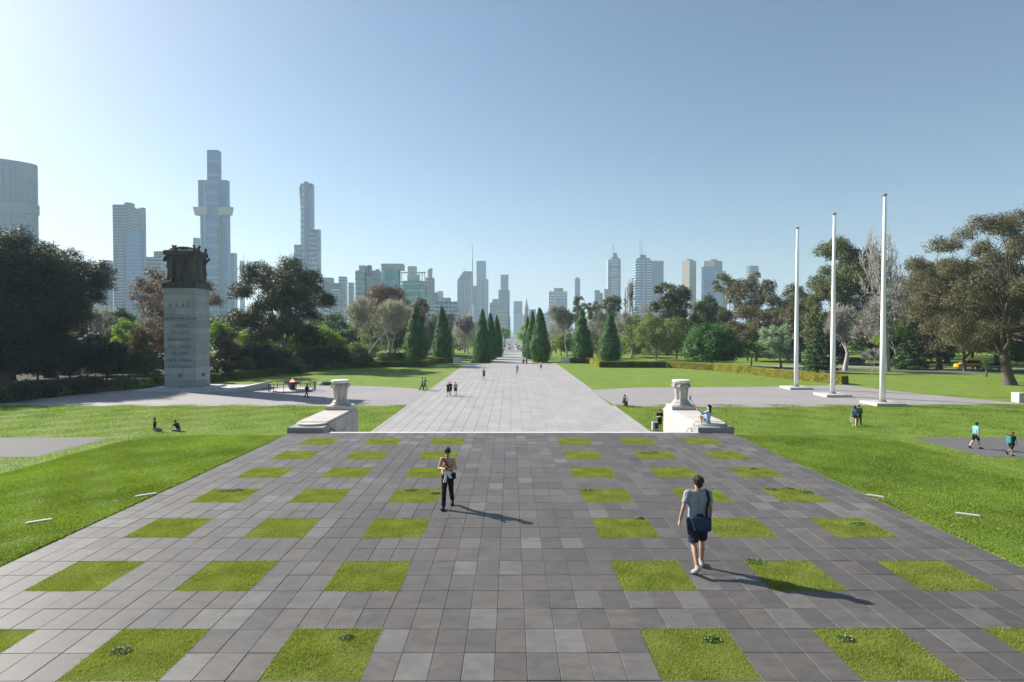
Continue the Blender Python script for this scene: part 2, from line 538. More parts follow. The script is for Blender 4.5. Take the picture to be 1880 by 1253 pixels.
def lower_blades():
    rr = np.random.RandomState(12); out = []
    for s in (-1,1):
        n = 170000
        y = 30 + 31*rr.random(n)**0.9; x = 10.8 + 45*rr.random(n)
        keep = (x < y*0.9+1) & (np.hypot(np.maximum(0,x-14.6), np.maximum(0,y-24.4)) > 5) & ~((x > 28.8) & (y > 35.6-(x-29)*0.039) & (y < 42.3-(x-29)*0.029))
        x = x[keep]; y = y[keep]; n = len(x)
        z = np.array([ground_z(a,b) for a,b in zip(x,y)])
        h = rr.uniform(0.025,0.055,n)*(1+0.6*np.sin(x*1.1+y*0.4)*np.sin(y*0.9+1)); th = rr.uniform(0,2*np.pi,n); ph = rr.uniform(0,2*np.pi,n)
        bw = 0.0007*y
        v = np.empty((n,3,3),np.float32)
        v[:,0] = np.stack([s*x-np.cos(th)*bw, y-np.sin(th)*bw, z-0.005],1)
        v[:,1] = np.stack([s*x+np.cos(th)*bw, y+np.sin(th)*bw, z-0.005],1)
        ln = rr.uniform(0.2,1.3,n)*h
        v[:,2] = np.stack([s*x+np.cos(ph)*ln, y+np.sin(ph)*ln, z+h],1)
        out.append(v.reshape(-1,3))
    me = np_mesh('lower_lawn_grass', np.concatenate(out), 3, M['blade'])
    tag(link('lower_lawn_grass', me), 'mown grass of the lower lawns beside the forecourt', 'grass', kind='stuff')
lower_blades()

# in-ground light boxes in the lawn
def ground_light(px, py, label, rz, L=0.5, W=0.15):
    p = on_plane(px, py, 0.03)
    t = thing('ground_light', label, 'ground light', (p.x, p.y, 0.0), rz, 'light boxes set in the lawn')
    b = MB(); b.cbox(-L/2, L/2, -W/2, W/2, -0.05, 0.03, 0.01); b.build('housing', M['darkstone'], t)
    b = MB(); b.cbox(-L/2+0.04, L/2-0.04, -W/2+0.03, W/2-0.03, 0.03, 0.036, 0.003); b.build('lens', M['concrete'], t)
ground_light(72, 956, 'pale rectangular light box in the left lawn, nearest the camera', R(38))
ground_light(268, 908, 'small pale light box at the left lawn edge by the paving', R(38), 0.5)
ground_light(1777, 944, 'pale rectangular light box in the right lawn, nearest the camera', R(-30))
ground_light(1607, 910, 'small pale light box at the right lawn edge by the paving', R(-38), 0.45)

# ------------------------------------------------------------------ staircase down to the forecourt
SW = 8.43
stairs = tag(bpy.data.objects.new('staircase', None), 'broad pale stone staircase going down from the terrace to the forecourt', 'staircase'); COL.objects.link(stairs); stairs['kind'] = 'structure'
NS = 19; RH = -LOW/NS; GO = 0.30
b = MB(); b.cbox(-SW-0.01+0.02, SW-0.01, TERR_END+0.004, TERR_END+0.26, -0.2, 0.008, 0.012); b.build('nosing', M['nosing'], stairs)
for k in range(1, NS):
    y0 = TERR_END + 0.26 + (k-1)*GO
    b = MB(); b.cbox(-SW+0.01, SW-0.01, y0, y0+GO, LOW-0.1, -k*RH, 0.012); b.build('step', M['nosing'], stairs)
STAIR_END = TERR_END + 0.26 + (NS-1)*GO

# ------------------------------------------------------------------ flank walls with pedestals
def flank_wall(s, label, ulabel):
    t = thing('flank_wall', label, 'wall', (s*9.18, TERR_END, 0), 0)
    hw = 0.75
    L = STAIR_END - TERR_END + 0.55
    ys = 0.06
    # blocks in courses below the coping
    zt = 0.2; nC = 6; ch = (zt-LOW)/nC
    core = MB(); core.box(-hw+0.1, hw-0.1, ys+0.25, L-0.1, LOW-0.3, zt-0.01); core.build('core', M['darkstone'], t)
    rr = random.Random(8+s)
    for c in range(nC):
        z0 = LOW + c*ch; nb = 5; y = ys + 0.2 + (0.0)
        cuts = [y] + [y + (L-y)*(k + (0.5 if c % 2 else 0.0))/nb for k in range(1 if c % 2 == 0 else 0, nb)] + [L]
        for q in range(len(cuts)-1):
            b = MB(); g = 0.007; bt = 0.018*(nC-c)/nC
            b.box(-hw-bt, hw+bt, cuts[q]+g, cuts[q+1]-g, z0+g, z0+ch-g)
            b.build('stone_block', M['sandstone'], t)
    # moulded coping
    b = MB(); b.cbox(-hw-0.03, hw+0.03, 1.0, L+0.03, 0.2, 0.26, 0.015); b.build('coping_base', M['coping'], t)
    b = MB(); b.cbox(-hw+0.04, hw-0.04, 0.95, L-0.02, 0.26, 0.36, 0.03); b.build('coping', M['coping'], t)
    # low dark end block with rounded raised end of the coping
    b = MB(); b.cbox(-hw-0.06, hw+0.06, ys, 1.0, -0.05, 0.235, 0.03); b.build('end_block', M['darkstone'], t)
    pts = [( (hw-0.06)*math.cos(a), 0.95 - 0.62*math.sin(a)) for a in [math.pi*k/18 for k in range(19)]]
    pts = pts[::-1]
    b = MB(); b.prism([(-p[0],p[1]) for p in pts][::-1], 0.235, 0.33); b.build('rounded_end', M['coping'], t)
    # hand rail on the inner face
    b = MB(); si = -s
    x0 = si*(hw+0.02)
    pts = [(x0, 0.95, -0.15), (x0+si*0.09, 1.0, 0.06), (x0+si*0.1, 1.2, 0.0), (x0+si*0.1, L-0.6, LOW+0.95), (x0+si*0.1, L-0.3, LOW+0.85), (x0, L-0.25, LOW+0.7)]
    b.tube(pts, 0.025, 8); b.build('hand_rail', M['steel'] if s > 0 else M['dark_metal'], t)
    # octagonal pedestal with scrolled capital
    u = thing('pedestal', ulabel, 'pedestal', (s*9.18, TERR_END + L - 0.75, 0.36))
    b = MB(); b.cbox(-0.66, 0.66, -0.6, 0.6, 0.0, 0.2, 0.02); b.build('plinth', M['coping'], u)
    b = MB(); oc = math.pi/8
    b.lathe([(0.56,0.2),(0.56,0.25),(0.5,0.3),(0.44,0.34),(0.45,0.38),(0.39,0.44),(0.345,0.5)], 8, ang0=oc); b.build('base_moulding', M['sandstone'], u)
    b = MB(); b.lathe([(0.305,0.5),(0.295,0.55),(0.335,1.1)], 8, ang0=oc); b.build('shaft', M['sandstone'], u)
    for k in range(8):           # ribs at the corners, panels recessed between
        th = oc + k*math.pi/4; c, sn = math.cos(th), math.sin(th)
        b = MB(); b.tube([(0.29*c,0.29*sn,0.5),(0.335*c,0.335*sn,1.12)], [0.035,0.045], 6); b.build('rib', M['coping'], u)
    b = MB(); b.lathe([(0.34,1.1),(0.37,1.16),(0.355,1.22),(0.39,1.3),(0.42,1.36),(0.39,1.38)], 24); b.build('capital', M['sandstone'], u)
    for k in range(8):           # scrolls hanging between swags
        th = oc + k*math.pi/4; c, sn = math.cos(th), math.sin(th)
        b = MB(); b.tube([(0.39*c,0.39*sn,1.36),(0.45*c,0.45*sn,1.28),(0.43*c,0.43*sn,1.18),(0.36*c,0.36*sn,1.14)], [0.05,0.065,0.06,0.03], 6)
        b.build('scroll', M['sandstone'], u, smooth=True)
        th2 = th + math.pi/8; a1 = th; a2 = th + math.pi/4
        sw = []
        for q in range(7):
            f = q/6; a = a1 + (a2-a1)*f; dz = -0.13*(1-(2*f-1)**2)
            sw.append((0.41*math.cos(a), 0.41*math.sin(a), 1.33+dz))
        b = MB(); b.tube(sw, [0.03,0.035,0.04,0.045,0.04,0.035,0.03], 6); b.build('swag', M['coping'], u, smooth=True)
    b = MB(); b.lathe([(0.38,1.38),(0.42,1.4),(0.475,1.44),(0.495,1.5),(0.48,1.545),(0.44,1.56),(0.41,1.558)], 32); b.build('top_slab', M['nosing'], u)
    return u
flank_wall(-1, 'shaded pale stone flank wall at the left of the steps', 'octagonal stone pedestal with scrolled capital on the left flank wall')
flank_wall(1, 'sunlit pale stone flank wall at the right of the steps', 'octagonal stone pedestal with scrolled capital on the right flank wall')

# ------------------------------------------------------------------ forecourt paving and paths
FX = 10.35
fore = MB(); fore.sheet([(-FX,STAIR_END-1.5,LOW+0.006),(FX,STAIR_END-1.5,LOW+0.006),(FX,139,LOW+0.006),(-FX,139,LOW+0.006)])
fore_o = tag(fore.build('forecourt', M['paving_joint']), kind='structure')
GW = 2*FX/22; GD = 2.3
gslab = MB(); gslab.cbox(-GW/2+0.012, GW/2-0.012, -GD/2+0.012, GD/2-0.012, -0.03, 0.022, 0.004)
gmesh = gslab.mesh('granite_slab', M['granite_paving'])
rest = MB(); cnt = 0
y = STAIR_END - 1.5; row = 0
while y + GD < 139.01:
    for i in range(22):
        x = -FX + (i+0.5)*GW
        vis = y > 43.5
        if vis and cnt < 300:
            link('granite_slab', gmesh, fore_o, (x, y+GD/2, LOW)); cnt += 1
        else:
            rest.cbox(x-GW/2+0.014, x+GW/2-0.014, y+0.014, y+GD-0.014, LOW-0.03, LOW+0.022, 0.004)
    y += GD; row += 1
tag(rest.build('granite_slabs_beyond', M['granite_paving'], fore_o), kind='stuff')

def strip(name, pxs, mat, dz, parent=None, kind='structure'):
    pts = [on_plane(px, py, LOW) for px, py in pxs]
    b = MB(); b.sheet([(p.x, p.y, LOW+dz) for p in pts])
    o = b.build(name, mat, parent)
    if o.data.polygons[0].normal.z < 0: o.data.flip_normals()
    return tag(o, kind=kind)
e0 = on_plane(749, 746).x
strip('cross_path', [(-260,746),(752,746),(802,717),(720,711),(640,708.5),(385,708.5),(300,711.5),(235,716),(110,728.5),(0,741)], M['cross_path'], 0.012)
strip('cross_path', [(1131,746),(1400,749),(1620,744),(1880,742.5),(2000,744),(1880,741.5),(1757,730),(1630,717),(1550,707.5),(1440,710),(1160,712.5),(1081,716.5)], M['cross_path'], 0.012)
def lowpath(sgn):
    b = MB(); x0, x1 = 29.0, 70.0
    b.sheet([(sgn*x0,35.6,LOW+0.01),(sgn*x1,34.0,LOW+0.01),(sgn*x1,41.0,LOW+0.01),(sgn*x0,42.2,LOW+0.01)])
    o = b.build('side_path', M['path'])
    if o.data.polygons[0].normal.z < 0: o.data.flip_normals()
    tag(o, kind='structure')
lowpath(-1); lowpath(1)
# grey kerb strips along the forecourt lawns
for s in (-1,1):
    for (a,bb) in ((STAIR_END-1, on_plane(752,746).y), (on_plane(802,717).y, 139)):
        k = MB(); k.cbox(s*FX-(0.0 if s>0 else 0.3), s*FX+(0.3 if s>0 else 0.0), a, bb, LOW-0.1, LOW+0.035, 0.005)
        tag(k.build('kerb_strip', M['granite_paving']), kind='structure')
# avenue beyond
b = MB()
yy = [139,150,165,180,192,204,216,240,270,300]
pts = [(-4.6,y,(ground_z(0,y) if y>180 else LOW)+0.012) for y in yy]; pts2 = [(5.2,y,(ground_z(0,y) if y>180 else LOW)+0.012) for y in yy]
b.add(pts+pts2, [(i, len(yy)+i, len(yy)+i+1, i+1) for i in range(len(yy)-1)])
tag(b.build('avenue', M['granite_paving']), kind='structure')
b = MB()
yy = [335,352,368,384,396,420,470,520,600,700,800,900,1000,1150,1500,2200]
W = [13]*4+[12,11]+[10.5]*10
pts = [(-w,y,ground_z(0,y)+0.1) for y,w in zip(yy,W)]; pts2 = [(w,y,ground_z(0,y)+0.1) for y,w in zip(yy,W)]
b.add(pts+pts2, [(i, len(yy)+i, len(yy)+i+1, i+1) for i in range(len(yy)-1)])
tag(b.build('boulevard_road', M['asphalt']), kind='structure')
b = MB()
for x in (-3.4, 3.4, -7, 7):
    for a, c in ((345,384),(400,470),(480,560),(580,700),(720,860)):
        b.sheet([(x-0.12,a,ground_z(0,a)+0.12+0.02),(x+0.12,a,ground_z(0,a)+0.14),(x+0.12,c,ground_z(0,c)+0.14),(x-0.12,c,ground_z(0,c)+0.14)])
for yc in (388,):
    b.sheet([(-40,yc,ground_z(0,yc)+0.13),(40,yc,ground_z(0,yc)+0.13),(40,yc+1.2,ground_z(0,yc+1.2)+0.13),(-40,yc+1.2,ground_z(0,yc+1.2)+0.13)])
tag(b.build('road_markings', M['road_line']), kind='structure')
# road under the trees on the right
b = MB()
b.sheet([(52,112,LOW+0.008),(150,96,LOW+0.008),(150,106,LOW+0.008),(50,122,LOW+0.008)])
tag(b.build('park_road', M['path']), kind='structure')
b = MB()
b.sheet([(44,127,LOW+0.008),(160,112,LOW+0.008),(160,116,LOW+0.008),(44,131,LOW+0.008)])
tag(b.build('park_path', M['cross_path']), kind='structure')

# ------------------------------------------------------------------ flagpoles
def flagpole(px, py, ytop, label, half):
    p = on_plane(px, py, LOW+0.3)
    ztop = at_depth(px, ytop, p.y).z
    t = thing('flagpole', label, 'flagpole', (p.x, p.y, LOW), 0, 'white flagpoles beside the forecourt')
    H = ztop - LOW
    b = MB(); b.cbox(-half, half, -half, half, 0, 0.3, 0.03); b.build('plinth', M['coping'], t)
    b = MB(); b.lathe([(0.42,0.3),(0.42,0.38),(0.3,0.45),(0.3,0.52)], 20); b.build('collar', M['steel'], t)
    r0 = 0.27
    b = MB(); b.lathe([(r0,0.4),(r0*0.98,H*0.3),(r0*0.72,H*0.65),(r0*0.45,H-0.25)], 20); b.build('pole', M['white_paint'], t, smooth=True)
    b = MB(); b.lathe([(0.13,H-0.25),(0.16,H-0.2),(0.16,H-0.12),(0.26,H-0.1),(0.26,H),(0.1,H+0.03)], 14); b.build('truck', M['steel'], t)
    b = MB(); b.tube([(0.33,0,1.4),(0.3,0,H*0.5),(0.2,0,H-0.25)], 0.012, 4); b.build('halyard', M['steel'], t)
    b = MB(); b.box(0.26,0.36,-0.05,0.05,1.25,1.5); b.build('cleat', M['steel'], t)
flagpole(1461.5, 710, 418, 'farthest and shortest-looking of the three white flagpoles', 1.5)
flagpole(1528.5, 723, 392, 'middle one of the three white flagpoles', 1.5)
flagpole(1620, 738, 357, 'nearest and tallest-looking of the three white flagpoles', 1.5)

# ------------------------------------------------------------------ small stone blocks
def stone_block(px0, px1, pyb, pyt, label, mat, depth=1.0):
    a = on_plane(px0, pyb); c = on_plane(px1, pyb)
    h = (pyb-pyt)*a.y/F
    t = thing('stone_block', label, 'stone block', ((a.x+c.x)/2, a.y, LOW))
    w = (c.x-a.x)/2
    b = MB(); b.cbox(-w, w, 0, depth, 0, h*0.9, 0.03); b.build('block', mat, t)
    b = MB(); b.cbox(-w-0.03, w+0.03, -0.03, depth+0.03, h*0.9, h, 0.02); b.build('cap', mat, t)
stone_block(832, 846, 667, 657, 'white stone block at the hedge end left of the avenue', M['nosing'], 1.6)
stone_block(1031, 1046, 667, 656.5, 'white stone block at the hedge end right of the avenue', M['nosing'], 1.6)
stone_block(1542, 1555, 706, 692, 'grey stone block at the end of the right hedge near the flagpoles', M['concrete'], 1.2)
stone_block(1871, 1884, 740, 722, 'grey stone block by the path at the right edge', M['concrete'], 1.0)
# ================================================================== vegetation
M['bark'] = stone('bark', (0.11,0.09,0.075), 0.35, 0.1, 3.0, 0.9, 0.4)
M['bark_pale'] = stone('pale_bark', (0.24,0.215,0.19), 0.3, 0.1, 2.0, 0.9, 0.4)
M['bark_grey'] = stone('grey_bark', (0.36,0.325,0.31), 0.3, 0.15, 2.0, 0.9, 0.3)
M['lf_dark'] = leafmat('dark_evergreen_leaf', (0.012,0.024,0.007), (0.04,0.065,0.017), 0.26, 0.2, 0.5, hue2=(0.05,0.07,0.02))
M['lf_gum'] = leafmat('gum_leaf', (0.028,0.044,0.014), (0.1,0.12,0.04), 0.22, 0.25, 0.5, hue2=(0.1,0.1,0.045))
M['lf_gumr'] = leafmat('grey_gum_leaf', (0.06,0.085,0.034), (0.17,0.2,0.085), 0.28, 0.22, 0.5, hue2=(0.2,0.2,0.09))
M['lf_bright'] = leafmat('bright_leaf', (0.1,0.18,0.018), (0.26,0.38,0.04), 0.45, 0.3)
M['lf_mid'] = leafmat('mid_green_leaf', (0.035,0.075,0.015), (0.09,0.15,0.03), 0.25, 0.25)
M['lf_round'] = leafmat('glossy_green_leaf', (0.03,0.085,0.02), (0.09,0.2,0.05), 0.25, 0.4, 0.4)
M['lf_cyp'] = leafmat('cypress_leaf', (0.022,0.075,0.018), (0.1,0.215,0.05), 0.2, 0.6, 0.6)
M['lf_pale'] = leafmat('pale_green_leaf', (0.12,0.17,0.05), (0.24,0.3,0.1), 0.35, 0.3)
M['lf_silver'] = leafmat('silver_leaf', (0.16,0.24,0.16), (0.32,0.42,0.3), 0.3, 0.4)
M['lf_brown'] = leafmat('brown_leaf', (0.09,0.055,0.03), (0.2,0.13,0.07), 0.25, 0.25, hue2=(0.14,0.12,0.06))
M['lf_red'] = leafmat('copper_leaf', (0.12,0.06,0.035), (0.25,0.14,0.08), 0.25, 0.25, hue2=(0.14,0.11,0.05))
M['lf_brown_r'] = leafmat('dull_brown_leaf', (0.085,0.078,0.05), (0.215,0.19,0.125), 0.28, 0.2, hue2=(0.15,0.15,0.075))
M['lf_conifer'] = leafmat('conifer_leaf', (0.03,0.07,0.02), (0.09,0.15,0.045), 0.15, 0.4)
M['lf_hedge'] = leafmat('sunlit_hedge_leaf', (0.18,0.2,0.03), (0.46,0.43,0.06), 0.35, 0.8, hue2=(0.52,0.44,0.05))  # sunlight on the hedges painted into a brighter, yellower leaf colour
M['lf_hedge_d'] = leafmat('green_hedge_leaf', (0.06,0.09,0.015), (0.2,0.23,0.035), 0.35, 0.8)  # same hedge leaf without the painted sunlight
M['lf_twig'] = leafmat('twig_haze', (0.23,0.215,0.26), (0.38,0.355,0.42), 0.42, 0.2, 0.8, hue2=(0.31,0.31,0.32))
M['hedge_core'] = simple('hedge_core', (0.07,0.09,0.02), 0.9, 0.1)

def limb_pts(a, b, rr, sag=0.12, n=4):
    a = Vector(a); b = Vector(b); L = (b-a).length
    mid = Vector((rr.uniform(-1,1), rr.uniform(-1,1), rr.uniform(-0.2,0.8)))*L*sag
    return [a.lerp(b, k/n) + mid*(math.sin(math.pi*k/n)) for k in range(n+1)]

def clump_leaves(clumps, per_area, size, rr, shell=0.55, flat=0.0, aspect=0.55, spread=0.7):
    P = []; Nn = []
    for (c, r) in clumps:
        area = (r[0]*r[1] + r[1]*r[2] + r[0]*r[2])/3*4*math.pi
        n = max(12, int(area*per_area))
        d = rr.normal(0,1,(n,3)); d /= np.linalg.norm(d,axis=1,keepdims=True)
        d[:,2] = np.where(d[:,2] < -0.6, -d[:,2], d[:,2])
        q = shell + (1-shell)*rr.random((n,1))**0.6
        q *= (1+0.3*np.sin(d[:,:1]*5+c[0])*np.sin(d[:,1:2]*6+c[1])*1.0 + rr.normal(0,0.12,(n,1)))
        P.append(np.array(c) + d*q*np.array(r)); Nn.append(d + np.array([0,0,0.4]))
    P = np.concatenate(P); Nn = np.concatenate(Nn)
    return leaf_quads(P, Nn, size, rr, aspect, spread)

def crown_clumps(hc, R_, RZ, n, rr, rmin=0.22, rmax=0.4, fill=0.72, flat=0.75, low=-0.9, shape=None):
    out = []
    k = 0
    while len(out) < n and k < 4000:
        k += 1
        d = Vector((rr.gauss(0,1), rr.gauss(0,1), rr.gauss(0,1))).normalized()
        if d.z < low: continue
        q = fill*(rr.random()**0.33) if len(out) > n*0.25 else fill*rr.uniform(0.75,1.05)
        r = R_*rr.uniform(rmin, rmax)
        c = Vector((d.x*q*R_, d.y*q*R_, hc + d.z*q*RZ))
        if shape and not shape(c): continue
        if any((c-Vector(o[0])).length < 0.34*(r+o[1][0]) for o in out) and k < 2500: continue
        out.append((tuple(c), (r, r, r*flat)))
    return out

def leafy_tree(name, label, cat, px, ytop, xl, xr, ycb, Y, leaf, bark='bark', n=26, dens=1.0, size=None, seed=1, trunk_r=None,
               rmin=0.22, rmax=0.38, flat=0.75, fill=0.72, low=-0.9, group=None, base_px=None, lean=0.0, fork=0.35, shell=0.5, limbs=True, aspect=0.55):
    """crown extents and trunk foot in photo pixels at depth Y"""
    rr = random.Random(seed); nr = np.random.RandomState(seed)
    xc = at_depth((xl+xr)/2, 600, Y).x
    xb = at_depth(base_px if base_px is not None else px, 600, Y).x
    gz = ground_z(xb, Y)
    ztop = at_depth(px, ytop, Y).z - gz
    zcb = max(0.0, at_depth(px, ycb, Y).z - gz)
    R_ = (xr-xl)/2*Y/F
    t = thing(name, label, cat, (xb, Y, gz), 0, group)
    hc = (ztop+zcb)/2; RZ = (ztop-zcb)/2
    rm = R_*(rmin+rmax)/2
    cl = crown_clumps(hc, R_, max(RZ,0.5), int(n*1.45), rr, rmin, rmax, fill, min(0.95,flat+0.15), low)
    ox = xc - xb
    cl = [((c[0]+ox*min(1,c[2]/max(hc,.1)), c[1], min(c[2], ztop-r[2]*0.95)), r) for c, r in cl]
    s = size or max(0.2, 0.0026*Y)
    me = np_mesh('crown', clump_leaves(cl, 5.0*dens/(s*s*0.55)*0.30, s, nr, shell, aspect=aspect), 4, M[leaf])
    link('crown', me, t)
    tr = trunk_r or max(0.15, ztop*0.022)
    b = MB()
    fz = max(0.3, zcb*0.7 + fork*(hc-zcb)) if zcb > 0.5 else hc*fork
    p0 = Vector((0,0,-0.2)); p1 = Vector((ox*0.35+rr.uniform(-.2,.2)*tr*3, rr.uniform(-.2,.2)*tr*3, fz))
    tp = limb_pts(p0, p1, rr, 0.04, 5)
    b.tube(tp, [tr*1.5, tr*1.12, tr, tr*0.93, tr*0.88, tr*0.8], 9, cap=False)
    if limbs:
        nm = max(3, min(8, len(cl)//6)); seeds = rr.sample(range(len(cl)), min(nm, len(cl)))
        groups = {k: [] for k in seeds}
        for c, r in cl:
            k = min(seeds, key=lambda j: (Vector(cl[j][0])-Vector(c)).length); groups[k].append(Vector(c))
        for k, cs in groups.items():
            if not cs: continue
            cen_ = sum(cs, Vector())/len(cs); st = tp[rr.choice([4,5,5])]
            main = limb_pts(st, st.lerp(cen_, 0.75), rr, 0.13, 5); w = tr*min(0.62, 0.3+0.03*len(cs))
            b.tube(main, [w, w*0.85, w*0.72, w*0.6, w*0.5, w*0.4], 6, cap=False)
            for c in cs:
                if rr.random() < 0.2: continue
                q = limb_pts(main[rr.choice([3,4,5])], c, rr, 0.14, 4); v = w*rr.uniform(0.2,0.36)
                b.tube(q, [v, v*0.8, v*0.6, v*0.4, v*0.15], 5, cap=False)
    b.build('trunk', M[bark], t, smooth=True)
    return t

def sliver_quads(P, d, length, width, nr):
    n = len(P); dd = d + nr.normal(0,0.55,(n,3)); dd /= np.linalg.norm(dd,axis=1,keepdims=True)+1e-9
    sd = np.cross(dd, nr.normal(0,1,(n,3))); sd /= np.linalg.norm(sd,axis=1,keepdims=True)+1e-9
    L = length*(0.4+0.9*nr.random((n,1))); w = width*(0.6+0.8*nr.random((n,1)))
    v = np.empty((n,4,3),np.float32)
    v[:,0] = P-dd*L*0.5-sd*w; v[:,1] = P-dd*L*0.5+sd*w; v[:,2] = P+dd*L*0.5+sd*w*0.3; v[:,3] = P+dd*L*0.5-sd*w*0.3
    return v.reshape(-1,3)

def bare_tree(name, label, px, ytop, xl, xr, Y, seed=1, bark='bark_grey', depth=6, base_px=None, trunk_r=None, up=0.25, leafm=None, leafn=0, size=None, group=None, twig=1.0, split=(2,3), trunk_f=0.2, spread=0.62, twn=1.0):
    rr = random.Random(seed); nr = np.random.RandomState(seed)
    xb = at_depth(base_px if base_px is not None else px, 600, Y).x
    gz = ground_z(xb, Y); H = at_depth(px, ytop, Y).z - gz
    R_ = (xr-xl)/2*Y/F; ox = at_depth((xl+xr)/2, 600, Y).x - xb
    t = thing(name, label, 'tree', (xb, Y, gz), 0, group)
    segs = []; tips = []
    def grow(p, d, L, r, lev):
        q = p; dd = d
        pts = [p]
        for k in range(3):
            dd = (dd + Vector((rr.uniform(-1,1), rr.uniform(-1,1), rr.uniform(-1,1)))*0.16 + Vector((0,0,up*0.12))).normalized()
            q = q + dd*L/3; pts.append(q)
        r1 = r*0.62
        segs.append((pts, [r, r*0.88, r*0.75, r1], lev))
        if lev >= depth: tips.append(q); return
        nb = rr.choice(split) if lev < 3 else rr.choice([2,3,3])
        for k in range(nb):
            v = Vector((rr.gauss(0,1), rr.gauss(0,1), rr.gauss(0.1,0.8)))
            v = (v - dd*v.dot(dd)).normalized()
            nd = (dd*1.0 + v*rr.uniform(spread*0.55, spread*1.35)).normalized()
            nd = (nd + Vector((0,0,up))*0.5).normalized()
            grow(q if k else pts[-1], nd, L*rr.uniform(0.68,0.86), r1*rr.uniform(0.7,0.95), lev+1)
        if lev >= 2:
            for k in range(2):
                v = Vector((rr.gauss(0,1), rr.gauss(0,1), rr.gauss(0.2,0.8))).normalized()
                grow(pts[rr.choice([1,2])], (dd*0.4+v).normalized(), L*0.5, r1*0.5, max(lev+2, depth-1))
    tr = trunk_r or H*0.02
    grow(Vector((0,0,-0.2)), Vector((0,0,1)), H*trunk_f, tr, 0)
    allp = np.array([tuple(q) for s_ in segs for q in s_[0]])
    zmax = allp[:,2].max(); rmax = np.percentile(np.hypot(allp[:,0],allp[:,1]), 97)
    sz = H/zmax; sx = R_/max(rmax,0.1)
    def tf(p): 
        k = min(1, max(0, p.z)/zmax)
        return Vector((p.x*sx + ox*k, p.y*sx, p.z*sz))
    b = MB(); tw = MB()
    rmin_ = 0.00042*Y*twig
    for pts, rad, lev in segs:
        pp = [tf(p) for p in pts]
        (b if lev < 3 else tw).tube(pp, [max(x, rmin_) for x in rad], 7 if lev < 2 else (4 if lev < 4 else 3), cap=False)
    b.build('trunk', M[bark], t, smooth=True)
    tw.build('branches', M[bark], t)
    if tips:
        tp = np.array([tuple(tf(p)) for p in tips]); m_ = int(2600*twn*min(1.6, max(0.5, R_/5.0)))
        P = tp[nr.randint(0, len(tp), m_)] + nr.normal(0, R_*0.075, (m_,3))
        out_ = P - np.array([ox, 0, H*0.35]); out_ /= np.linalg.norm(out_,axis=1,keepdims=True)+1e-6
        link('twigs', np_mesh('twigs', sliver_quads(P, out_, R_*0.2, 0.00032*Y, nr), 4, M['lf_twig']), t)['kind'] = 'stuff'
    if leafm and leafn:
        tp = np.array([tuple(tf(p)) for p in tips]); idx = nr.randint(0, len(tp), leafn)
        P = tp[idx] + nr.normal(0, R_*0.045, (leafn,3))
        s = size or max(0.16, 0.002*Y)
        link('crown', np_mesh('crown', leaf_quads(P, np.tile([0,0,1.0],(leafn,1)), s, nr, 0.6, 0.9), 4, M[leafm]), t)
    return t

def cypress_mesh(seed, H=14.0, R_=2.9):
    """upright conifer, sprays swept upwards in lumpy clumps"""
    nr = np.random.RandomState(seed)
    def prof(t):   # radius share along height
        return np.where(t < 0.18, 0.55+0.45*np.sqrt(np.clip(t/0.18,0,1)), np.clip(1-(t-0.18)/0.82,0,1)**0.78*(1.0)+0.035)
    nc = 210
    tc = nr.random(nc)**1.15; ac = nr.uniform(0,2*np.pi,nc)
    P=[]; Nn=[]
    for t, a in zip(tc, ac):
        r = R_*prof(np.array(t))*0.9; m = 95
        d = nr.normal(0,1,(m,3)); d /= np.linalg.norm(d,axis=1,keepdims=True)
        k = 0.34*R_*(0.35+0.75*(1-t)); r = r*nr.uniform(0.85,1.1)
        c = np.array([np.cos(a)*r, np.sin(a)*r, 0.25+t*(H-0.6)])
        P.append(c + d*np.array([k,k,k*1.9])*(0.5+0.5*nr.random((m,1)))); Nn.append(d*0.7+np.array([np.cos(a),np.sin(a),0.2]))
    P=np.concatenate(P); Nn=np.concatenate(Nn)
    q = np.clip(P[:,2]/H, 0, 1)
    leaf = np_mesh('crown', leaf_quads(P, Nn, 0.34, nr, 0.5, 0.45), 4, M['lf_cyp'])
    b = MB(); prof_pts = []
    for k in range(15):
        t = k/14; prof_pts.append((float(R_*prof(np.array(t))*0.80)+0.02, 0.2+t*(H-0.8)))
    b.lathe(prof_pts, 14, sq=lambda th,z: 1+0.07*math.sin(5*th+z*1.7)+0.05*math.sin(3*th-z*2.3))
    core = b.mesh('inner_foliage', M['lf_cyp'], True)
    b = MB(); b.tube([(0,0,-0.2),(0,0,1.0)], [0.35,0.28], 8); trunk = b.mesh('trunk', M['bark'])
    return leaf, core, trunk
CYP = [cypress_mesh(21), cypress_mesh(22), cypress_mesh(23)]
def cypress(xl, xr, ytop, ybase, label, v, Y=None):
    xc = (xl+xr)/2
    p = on_plane(xc, ybase) if Y is None else at_depth(xc, 600, Y)
    H = at_depth(xc, ytop, p.y).z - LOW; R_ = (xr-xl)/2*p.y/F
    t = thing('cypress_tree', label, 'tree', (p.x, p.y, LOW), v*1.3, 'clipped cypresses along the avenue')
    t.scale = (R_/3.05, R_/3.05, H/14.2); t.rotation_euler = (R(1.6*math.sin(xl)), R(1.6*math.cos(xl*1.7)), v*1.3+xl)
    for nm, me in zip(('crown','inner_foliage','trunk'), CYP[v % 3]): link(nm, me, t)
cypress(741,787,559,664,'dark green cypress farthest left, behind the corner of the left hedge',0)
cypress(794,833,562,661,'dark green cypress second from left, beside the white stone block',1)
cypress(867,902,568,665,'front cypress of the three on the left side of the avenue',2)
cypress(886,915,573,660,'middle cypress of the three on the left side of the avenue',0)
cypress(901,925,579,656,'rearmost cypress of the three on the left side of the avenue',1)
cypress(974,1012,563,665,'front cypress of the three on the right side of the avenue',0)
